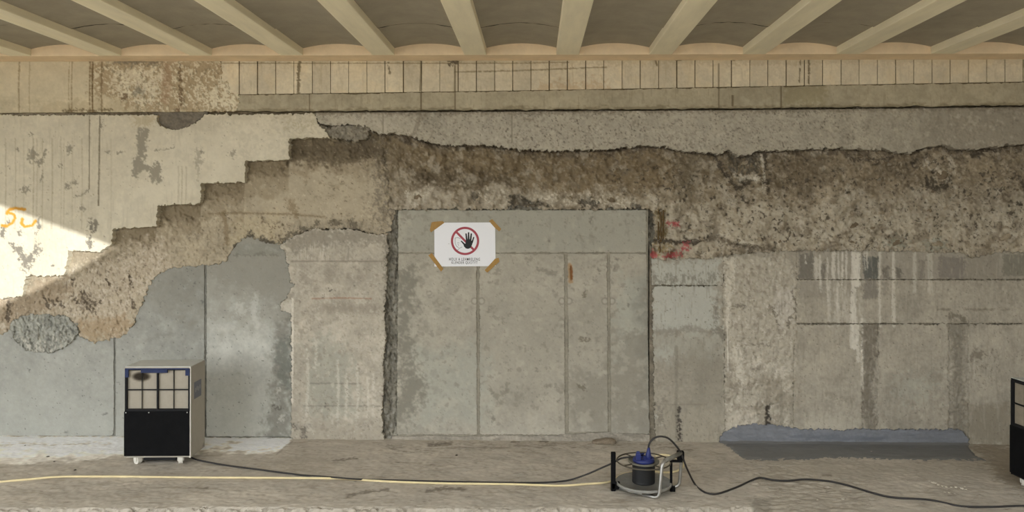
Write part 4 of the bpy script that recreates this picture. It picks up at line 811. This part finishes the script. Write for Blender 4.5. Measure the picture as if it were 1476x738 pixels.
flip(c4 < 0, Pc, Cc, 'floor_coating', 'coating', 'dark grey waterproof coating on the floor along the wall')
gr = box('ground', (-60, 60, -70, -9, -.35, -.2), 'ground'); tag(gr, 'open ground outside behind the viewer', kind='structure')
# plain slabs carrying the floor on towards and past the viewer
box('slab', (-9, -4.7, -1.75, .06, -.06, -.001), 'ground', floor); box('slab', (4.88, 6.2, -1.75, .06, -.06, -.001), 'ground', floor); box('slab', (-9, 6.2, -9, -1.745, -.06, -.022), 'ground', floor)
# crumbs along the broken edge
bm = bmesh.new(); rng = random.Random(3); eu = np.linspace(-60, 1090, 190)
for u in eu:
    v = float(np.interp(u, [-200, 0, 300, 600, 740, 900, 1085], [734.5, 734, 733, 733.5, 734.5, 734.5, 733.5])) + rng.gauss(3, 3)
    p = on_floor(u + rng.uniform(-3, 3), v); s_ = rng.choice((.003, .003, .004, .006)); M4 = Matrix.Translation((p[0], p[1], -.012 + s_ * .4)) @ Matrix.Rotation(rng.uniform(0, 6), 4, 'Z') @ Matrix.Diagonal((s_ * 1.3, s_, s_ * .7, 1))
    bmesh.ops.create_icosphere(bm, subdivisions=1, radius=1, matrix=M4)
tag(obj('crumbs', bm, 'chip', floor), 'pale crumbs along the broken floor edge', kind='stuff')

# ================================================================== THINGS
# ---- dehumidifier
def colgrid(name, x0, x1, z0, z1, y, colf, m, parent, n=14, pleat=0.0):
    me = bpy.data.meshes.new(name); vs = []; cs = []; fs = []
    for j in range(n + 1):
        for i in range(n + 1):
            x = x0 + (x1 - x0) * i / n; z = z0 + (z1 - z0) * j / n
            vs.append((x, y - pleat * (i % 2) - .004 * math.sin(math.pi * i / n) * math.sin(math.pi * j / n), z)); cs.append(colf(x, z))
    for j in range(n):
        for i in range(n):
            a = j * (n + 1) + i; fs.append((a, a + 1, a + n + 2, a + n + 1))
    b = len(vs); vs += [(x0, y + .012, z0), (x1, y + .012, z0), (x1, y + .012, z1), (x0, y + .012, z1)]; cs += [cs[0]] * 4
    fs.append((b, b + 3, b + 2, b + 1)); t = (n + 1) * n
    fs += [tuple([b, b + 1] + [i for i in range(n, -1, -1)]), tuple([b + 2, b + 3] + [t + i for i in range(0, n + 1)]),
           tuple([b + 3, b] + [i * (n + 1) for i in range(0, n + 1)]), tuple([b + 1, b + 2] + [n + i * (n + 1) for i in range(n, -1, -1)])]
    me.from_pydata(vs, [], fs); at = me.attributes.new('Col', 'FLOAT_COLOR', 'POINT')
    at.data.foreach_set('color', np.array([tuple(lin(np.array(c) / 255) * GAIN) + (1,) for c in cs], np.float32).ravel()); me.update()
    return link(name, me, m, parent)
def make_dehumidifier(name):
    t = empty(name, (0, 0, 0)); w2, dp, z0, z1 = .203, .22, .046, .608; zm = .334
    bm = bmesh.new()
    bx(bm, -w2, -w2 + .008, 0, dp, z0, z1, .002); bx(bm, -w2, w2, dp - .01, dp, z0, z1, .002)
    bx(bm, -w2, w2, .0, dp, z1 - .010, z1, .002); bx(bm, -w2, w2, .004, dp, z0, z0 + .012, .002)
    obj('housing', bm, 'shell', t)
    box('top_panel', (-w2 + .002, w2 - .002, .002, dp - .002, z1 - .0005, z1 + .003), 'toppanel', t, .001)
    bm = bmesh.new(); v = [(w2 - .008, 0, z0), (w2 - .008, dp - .05, z0), (w2 - .008, dp, z0 + .05), (w2 - .008, dp, z1), (w2 - .008, 0, z1)]
    A = [bm.verts.new(p) for p in v]; B = [bm.verts.new((w2, p[1], p[2])) for p in v]
    bm.faces.new(A[::-1]); bm.faces.new(B)
    for k in range(5): bm.faces.new((A[k], A[(k + 1) % 5], B[(k + 1) % 5], B[k]))
    sp_ = obj('side_panel', bm, 'shell', t)
    box('edge_trim', (w2 - .0075, w2 + .0012, -.003, .006, z0, z1), 'edge', sp_)
    lb = box('sticker', (w2, w2 + .0012, .05, .16, .395, .50), 'sticker', sp_, label='grey-blue sticker on the side panel')
    mk = bmesh.new()
    for k in range(4): bx(mk, w2 + .001, w2 + .0018, (.065 + .022 * k), (.078 + .022 * k), .435 + .008 * (k % 2), .462 + .006 * (k % 2))
    obj('sticker_mark', mk, 'stickertext', sp_)
    # intake filter: eight pale panels behind a dark grid
    def soot(x, z):
        d = math.hypot((x + .105) / .052, (z - .547) / .026); k = max(0, min(1, (1.25 - d) / .5)); k *= .9
        b = (142, 135, 122); s = (30, 24, 16); return tuple(b[i] + (s[i] - b[i]) * k for i in range(3))
    xs = [-.19, -.097, -.002, .097, .19]; zs = [zm + .012, .4655, .592]
    for j in range(2):
        for i in range(4):
            colgrid('filter_panel', xs[i] + .002, xs[i + 1] - .002, zs[j] + .002, zs[j + 1] - .002, .014, soot, 'filter', t)
    bm = bmesh.new()
    bx(bm, -.200, -.188, -.004, .02, zm, z1 - .012, .002); bx(bm, .188, .200, -.004, .02, zm, z1 - .012, .002); bx(bm, -.2, .2, -.004, .02, z1 - .020, z1 - .010, .002); bx(bm, -.2, .2, -.004, .02, zm, zm + .013, .002)
    bx(bm, -.0055, .0035, -.003, .012, zm, z1 - .012, .001); bx(bm, -.19, .19, -.001, .012, .4635, .4695, .001)
    for x in (-.097, .097): tube(bm, [(x, .003, zm), (x, .003, z1 - .012)], .0024, 6)
    obj('grille', bm, 'blackmetal', t)
    for d_ in ((-.10, .062, -.008, .004, .573, .5935), (-.198, -.176, -.0068, .0, .545, .5935), (.172, .198, -.0068, .0, .555, .5935), (-.198, .198, -.0075, .0, .594, .601)):
        box('blue_trim', d_, 'blue', t, .001, 'dark blue strip on the top of the intake')
    box('front_panel', (-.203, .198, -.008, .012, z0 + .012, zm + .001), 'black', t, .004, 'matt black lower front panel')
    for x in (-.19, -.05, .185):
        bm = bmesh.new(); bmesh.ops.create_uvsphere(bm, u_segments=10, v_segments=6, radius=.0042, matrix=Matrix.Translation((x, -.009, zm - .006)) @ Matrix.Diagonal((1, .4, 1, 1)))
        obj('screw', bm, 'steel', t, True)
    box('base_tray', (-.10, .10, .03, dp - .04, .022, z0 + .002), 'blackmetal', t)
    for x in (-.135, .13):
        for y in (.03, dp - .06):
            bm = bmesh.new(); tube(bm, [(x - .013, y, .026), (x + .013, y, .026)], .026, 20)
            bmesh.ops.bevel(bm, geom=[e for e in bm.edges if e.calc_face_angle(0) > 1.0], offset=.004, segments=2, affect='EDGES')
            sw = Matrix.Translation((x, y, 0)) @ Matrix.Rotation(math.radians(58 if (x < 0 and y < .05) else 20), 4, 'Z') @ Matrix.Translation((-x, -y, 0))
            bmesh.ops.transform(bm, matrix=sw, verts=bm.verts)
            wh = obj('caster', bm, 'wheel', t, False)
            bm = bmesh.new(); bx(bm, x - .018, x - .0125, y - .013, y + .013, .017, .036, .001); bx(bm, x + .0125, x + .018, y - .013, y + .013, .017, .036, .001); bx(bm, x - .017, x + .017, y - .013, y + .013, .0375, .042); bm.verts.ensure_lookup_table()
            bm.free(); bm = bmesh.new(); q_ = [(-.019, .02), (-.019, .057), (.019, .057), (.019, .02), (.0145, .02), (.0145, .0535), (-.0145, .0535), (-.0145, .02)]
            A = [bm.verts.new((x + a_, y - .013, b_)) for a_, b_ in q_]; B = [bm.verts.new((x + a_, y + .013, b_)) for a_, b_ in q_]
            bm.faces.new(A); bm.faces.new(B[::-1]); [bm.faces.new((A[k], A[(k + 1) % 8], B[(k + 1) % 8], B[k])) for k in range(8)]
            bmesh.ops.transform(bm, matrix=sw, verts=bm.verts)
            obj('caster_fork', bm, 'wheel', wh)
    return t
dh = make_dehumidifier('dehumidifier')
p = on_floor(227, 670.5); dh.location = (p[0], p[1] - .0, 0); dh.rotation_euler = (0, 0, math.radians(2.5))
tag(dh, 'dehumidifier with sooty pale filter and black lower front, standing at left against the panels', 'dehumidifier', 'dehumidifiers on the floor')
d2 = copy_tree(dh); d2.rotation_euler = (0, 0, math.radians(-86))
pr = on_floor(1461, 694); d2.location = (pr[0] - .006, pr[1] - .207, 0)
for ch in list(d2.children):
    if ch.name.startswith(('blue_trim', 'screw')): bpy.data.objects.remove(ch)
M['shadedfilter'] = mat('shaded_filter', alb(128, 119, 104), .95, noise=.25, nscale=14)  # darker tone stands in for shade on the filter turned left
for ch in d2.children:
    if ch.name.startswith('filter_panel'):
        ch.data = ch.data.copy(); ch.data.materials.clear(); ch.data.materials.append(M['shadedfilter'])
    if ch.name.startswith('housing'):
        ch.data = ch.data.copy(); ch.data.materials.clear(); ch.data.materials.append(M['blackmetal'])
tag(d2, 'dehumidifier turned sideways at the right edge, cut off by the frame', 'dehumidifier', 'dehumidifiers on the floor')

# ---- cable reel
RX, RY = .62, -.905
reel = empty('cable_reel', (RX, RY, 0)); tag(reel, 'black cable reel with blue socket hub lying flat in a steel tube frame', 'cable reel')
bm = bmesh.new(); lathe(bm, [(0, .034), (.150, .034), (.157, .037), (.157, .049), (.150, .052), (.145, .046), (0, .044)], 56); obj('lower_flange', bm, 'flange', reel, True)
bm = bmesh.new(); lathe(bm, [(0, .150), (.080, .156), (.088, .160), (.088, .168), (.080, .167), (.06, .163), (0, .163)], 48); uf = obj('upper_flange', bm, 'flange2', reel, True)
bm = bmesh.new(); tube(bm, [(.150 * math.cos(2 * math.pi * k / 56), .150 * math.sin(2 * math.pi * k / 56), .164) for k in range(57)], .0042, 8, False); obj('rim', bm, 'rimbrown', uf, True)
for a_ in (35, 125, 215, 305):
    r_ = math.radians(a_); bm = bmesh.new(); tube(bm, [(.085 * math.cos(r_), .085 * math.sin(r_), .162), (.150 * math.cos(r_), .150 * math.sin(r_), .164)], .004, 8); obj('spoke', bm, 'rimbrown', uf, True)
bm = bmesh.new(); lathe(bm, [(.055, .044), (.063, .046), (.0645, .052)] + [(.062 + .0025 * (k % 2), .055 + k * .006) for k in range(17)] + [(.06, .158)], 40); obj('drum', bm, 'cordwound', reel, True)
bm = bmesh.new(); lathe(bm, [(0, .162), (.062, .164), (.060, .176), (.052, .184), (0, .186)], 32)
hub = obj('socket_hub', bm, 'brightblue', reel, True)
for a in (20, 110, 200, 290):
    bm = bmesh.new(); r_ = math.radians(a); mt = Matrix.Rotation(r_, 4, 'Z') @ Matrix.Translation((.036, 0, .186)) @ Matrix.Rotation(math.radians(28), 4, 'Y')
    bx(bm, -.018, .018, -.018, .018, 0, .008, .003); bmesh.ops.transform(bm, matrix=mt, verts=bm.verts); obj('socket_lid', bm, 'brightblue', hub)
bm = bmesh.new(); bx(bm, -.05, -.022, -.052, -.030, .18, .222, .005); bx(bm, -.046, -.027, -.048, -.034, .20, .232, .004); obj('raised_lid', bm, 'brightblue', hub)
FR = .0095
def corner(pts, r=.03):
    P = [Vector(q) for q in pts]; out = [P[0]]
    for a, b, c in zip(P, P[1:], P[2:]):
        u1 = (a - b).normalized(); u2 = (c - b).normalized(); l = min(r, (a - b).length * .45, (c - b).length * .45)
        A_, B_ = b + u1 * l, b + u2 * l
        for k in range(7):
            t = k / 6; out.append((1 - t) ** 2 * A_ + 2 * t * (1 - t) * b + t * t * B_)
    out.append(P[-1]); return out
bm = bmesh.new()
tube(bm, corner([(-.02, -.10, .012), (.062, -.155, .0115), (.082, -.140, .205), (.222, .025, .205), (.205, .02, .0115), (.10, .02, .012)], .034), FR, 12)
tube(bm, [(-.14, -.02, .014), (-.02, -.10, .014)], FR, 10); tube(bm, [(-.16, .02, .014), (.10, .02, .014)], FR, 10)
obj('frame', bm, 'steel', reel, True)
bm = bmesh.new(); bx(bm, -.186, -.160, -.03, -.005, .0, .218, .004); bx(bm, -.186, -.135, -.03, .0, .010, .05, .006); obj('left_post', bm, 'black', reel)['label'] = 'black upright post of the reel frame'
bm = bmesh.new(); bx(bm, .145, .158, -.03, -.012, .006, .178, .003); bx(bm, .145, .215, -.028, -.012, .165, .178, .003); bx(bm, .145, .175, -.03, -.012, .0, .03, .004); obj('right_bracket', bm, 'black', reel)['label'] = 'black plastic bracket between the flanges and frame'
bm = bmesh.new(); tube(bm, corner([(.100, -.118, .205), (.212, .013, .205)], .01), .0125, 12); obj('handle_grip', bm, mat('grip', (.17, .16, .13, 1), .5, noise=.3, nscale=30), reel, True)
bm = bmesh.new(); bx(bm, .192, .232, .005, .04, .165, .215, .006); obj('frame_clip', bm, 'black', reel)

# ---- cables and hose on the floor
def floor_path(pts, z): return [tuple(on_floor(a, b, z)) for a, b in pts]
def cable(name, pts3, r, m, label, cat):
    bm = bmesh.new(); tube(bm, smooth_path(pts3, 8), r, 8); return tag(obj(name, bm, m, None, True), label, cat)
def at_y(px, py, y): return tuple(on_wall(px, py, -y))
yp = floor_path([(-70, 702), (0, 694.5), (40, 691), (80, 687.5), (120, 686.8), (190, 687), (260, 688), (340, 688.5), (440, 689), (475, 689.4), (500, 690.3), (560, 694), (640, 696.7), (740, 698), (807, 700), (845, 697.5), (878, 694.5)], .0065)
yp += floor_path([(900, 683), (935, 679), (957, 681), (975, 679), (985, 671), (979, 662), (962, 656), (945, 656)], .0065)
cable('yellow_hose', yp, .0062, 'yellow', 'thin yellow hose lying straight across the floor to behind the reel', 'hose')
bp = floor_path([(276, 659.5), (285, 663), (300, 666), (328, 671), (372, 676.6), (397, 680), (437, 685), (468, 687)], .0055) + floor_path([(485, 688.4)], .0195) + floor_path([(505, 690.2)], .0195) + floor_path([(530, 691.3), (557, 692), (637, 694), (740, 695.8), (790, 695.3), (820, 692)], .0055) + [at_y(845, 684, -.80), at_y(868, 674, -.82), at_y(884, 667, -.85), at_y(896, 660.5, -.86), at_y(915, 658, -.87)]
cable('power_cable', bp, .0052, 'cord', 'black power cable trailing from the left dehumidifier to the reel', 'cable')
cp3 = [at_y(934.5, 657, -.93), at_y(934.5, 650, -.93), at_y(935.5, 641, -.93), at_y(940, 634, -.93), at_y(948, 629.6, -.93), at_y(957, 629.5, -.93), at_y(965, 633, -.92), at_y(974, 642, -.91), at_y(982, 654, -.90), at_y(990, 675, -.90)] + floor_path([(1001, 697), (1010, 706), (1020, 711), (1035, 711.5), (1060, 703), (1080, 694), (1095, 688.8), (1115, 692), (1135, 693), (1160, 691), (1190, 693), (1220, 699), (1260, 711), (1290, 717.3), (1340, 720.5), (1385, 729.5), (1430, 730.5), (1480, 729.5), (1530, 735), (1570, 750)], .0055)
ec = cable('extension_cable', cp3, .0055, 'cord', 'black cable looping up out of the reel and running right across the floor', 'cable')
bm = bmesh.new(); a_, b_ = Vector(cp3[0]), Vector(cp3[2]); tube(bm, [a_ - Vector((0, 0, .016)), a_, a_.lerp(b_, .35), a_.lerp(b_, .75)], [.017, .017, .012, .007], 12)
obj('plug', bm, 'brightblue', ec, True)['label'] = 'blue plug'

# ---- warning notice on the doorway
so = .0042
c_ = on_wall(670, 352, so); sign = empty('warning_notice', c_.tolist()); tag(sign, 'white no-entry notice with red ring and black hand taped to the doorway', 'sign')
def sp(px, py, lift=0.0):
    q = on_wall(px, py, so + lift) - c_; return (q[0], q[1], q[2])
def sheet(name, poly, th, m, lift, parent, label=None):
    bm = bmesh.new(); A = [bm.verts.new(sp(a, b, lift)) for a, b in poly]; B = [bm.verts.new((v.co.x, v.co.y + th, v.co.z)) for v in A]
    bm.faces.new(A); bm.faces.new(B[::-1])
    for k in range(len(A)): bm.faces.new((A[k], A[(k + 1) % len(A)], B[(k + 1) % len(A)], B[k]))
    o = obj(name, bm, m, parent)
    if label: o['label'] = label
    return o
sheet('paper', [(626, 321), (713.6, 320.6), (714.4, 383.6), (626.2, 384.2)], .0012, 'paper', 0, sign)
cx_, cy_, ro, ri = 670.3, 347.3, 20.4, 17.2
bm = bmesh.new(); N_ = 64
o1 = [bm.verts.new(sp(cx_ + ro * math.cos(2 * math.pi * k / N_), cy_ + ro * math.sin(2 * math.pi * k / N_), .0004)) for k in range(N_)]; i1 = [bm.verts.new(sp(cx_ + ri * math.cos(2 * math.pi * k / N_), cy_ + ri * math.sin(2 * math.pi * k / N_), .0004)) for k in range(N_)]
for k in range(N_): bm.faces.new((o1[k], o1[(k + 1) % N_], i1[(k + 1) % N_], i1[k]))
obj('red_ring', bm, 'red', sign)
sheet('red_slash', [(655.8, 334.6), (658.0, 332.4), (685.0, 360.0), (682.8, 362.2)], .0002, 'red', .0005, sign)
bm = bmesh.new()
def cap(a, b, ra, rb, lift=.0007):
    a = Vector(a); b = Vector(b); d = (b - a).normalized(); nn = Vector((-d.y, d.x)); pts = []
    for k in range(9): t = math.pi * k / 8; pts.append(a + (nn * math.cos(t) - d * math.sin(t)) * ra)
    for k in range(9): t = math.pi * k / 8; pts.append(b + (-nn * math.cos(t) + d * math.sin(t)) * rb)
    bm.faces.new([bm.verts.new(sp(q.x, q.y, lift)) for q in pts])
for i, (a, b, ra, rb) in enumerate((((673.0, 348), (671.8, 337.2), 1.35, 1.0), ((675.4, 347), (675.4, 335.6), 1.4, 1.05), ((678.0, 348), (679.3, 337.2), 1.35, 1.0), ((680.3, 350), (682.8, 342.2), 1.2, .85), ((671.0, 354), (665.0, 347.6), 1.5, .8))): cap(a, b, ra, rb, .0007 + .00004 * i)
bm.faces.new([bm.verts.new(sp(a, b, .00095)) for a, b in ((671.6, 345.5), (674, 345), (677, 345), (680, 347), (681.4, 349.5), (680.0, 354), (678, 357.5), (674.6, 358.8), (671.4, 358), (668.6, 355), (668.0, 351.5), (671, 351))])
obj('hand_symbol', bm, 'ink', sign)
for pl in (((656, 343), (656, 351), (658, 355), (661, 357)), ((656, 343), (660, 342.5), (664, 344)), ((659, 350), (662, 350)), ((660, 352), (661, 354)), ((659, 361), (662, 358), (666, 356))):
    bm = bmesh.new(); tube(bm, [Vector(sp(a, b, .0004)) for a, b in pl], .0014, 5); obj('face_stroke', bm, 'greyink', sign)
for txt, px, py, h in (('HOLX A LEHMRELENG', 669.5, 373.6, 4.2), ('KLENDER QUOTYT', 669.5, 378.4, 3.8)):
    cu = bpy.data.curves.new('caption', 'FONT'); cu.body = txt; cu.size = h / 209 * 1.42; cu.align_x = 'CENTER'; cu.space_character = 1.22; cu.offset = .0002; cu.extrude = .0001; cu.resolution_u = 3
    o = bpy.data.objects.new('tmp', cu); COL.objects.link(o); bpy.context.view_layer.update()
    me = bpy.data.meshes.new_from_object(o.evaluated_get(bpy.context.evaluated_depsgraph_get())); bpy.data.objects.remove(o); me.materials.clear()
    wtxt = max(v.co.x for v in me.vertices) - min(v.co.x for v in me.vertices); k = (44.5 if txt[0] == 'H' else 37.5) / 209 / wtxt
    o = link('caption', me, 'ink', sign); o.location = sp(px, py + h / 2, .0006); o.rotation_euler = (math.pi / 2, 0, 0); o.scale = (k, 1, 1)
for tp in ([(619.5, 331.5), (622, 320.5), (626, 319.6), (638, 318.6), (640.6, 321), (629, 329.5), (621, 335)], [(704.6, 318.6), (709.2, 315.8), (722.4, 330), (719.6, 333.6), (714, 329)], [(617.4, 368), (622.4, 364.6), (639.2, 387.4), (635.8, 391.6)], [(698.6, 389.4), (702.2, 393), (720, 377), (718.6, 371.6), (713.6, 373)]):
    sheet('tape_strip', tp, .0004, 'tape', .0011, sign)

# ---- debris
bm = rock_mesh(21, 3); bmesh.ops.transform(bm, matrix=Matrix.Diagonal((.085, .05, .035, 1)), verts=bm.verts)
dp_ = obj('dirt_pile', bm, 'dirt', None, True); q = on_floor(870, 637); dp_.location = (q[0], q[1] - .02, .006); tag(dp_, 'small brown heap of dirt at the foot of the blocked doorway', 'dirt')
cm = []
for s_ in range(3):
    bm = rock_mesh(40 + s_, 1); me = bpy.data.meshes.new('concrete_chip'); bm.to_mesh(me); bm.free(); me.materials.append(M['chip']); cm.append(me)
dkm = cm[0].copy(); dkm.materials.clear(); dkm.materials.append(M['chipdark'])
rng = random.Random(2)
def chip(px, py, s_, me, label, group):
    q = on_floor(px, py); o = link('concrete_chip', me); o.location = (q[0], q[1], s_ * .42); o.scale = (s_ * rng.uniform(1, 1.5), s_, s_ * .6); o.rotation_euler = (0, 0, rng.uniform(0, 6)); tag(o, label, 'rubble chip', group)
for a, b, s_ in ((1346, 697, .013), (1352, 699.5, .008), (1358, 701, .006), (1364, 702.5, .007), (1371, 702.5, .006), (1378, 703, .009), (1387, 705, .011), (1392, 706, .006), (1391, 702, .005), (1368, 711, .008), (1376, 712, .006), (1362, 710, .006), (1340, 694, .005)):
    chip(a, b, s_, cm[int(a) % 3], 'small white crumb in the scatter on the floor below the grey coating', 'white crumbs right')
for a, b, s_, l in ((1215, 720, .009, 'largest pale crumb on the spalled floor beside the black cable'), (1178, 721, .006, 'small pale crumb in the middle of the spalled floor patch'), (1122, 717, .006, 'small pale crumb at the left border of the spalled floor patch')):
    chip(a, b, s_, cm[int(a) % 3], l, 'pale crumbs on spalled floor')
for a, b, s_, l in ((69, 659, .010, 'dark chip on the pale floor strip near the left panels'), (78, 666, .006, 'tiny dark chip just in front of the bigger one on the pale floor'), (108, 678, .008, 'dark chip on the floor closest to the yellow hose'), (36, 643, .007, 'dark chip lying at the very foot of the left panels')):
    chip(a, b, s_, dkm, l, 'dark chips left')
q = on_floor(658, 657); o = link('concrete_chip', dkm); o.location = (q[0], q[1], .004); o.scale = (.010, .007, .006); tag(o, 'single dark chip on the floor in front of the blocked doorway', 'rubble chip')
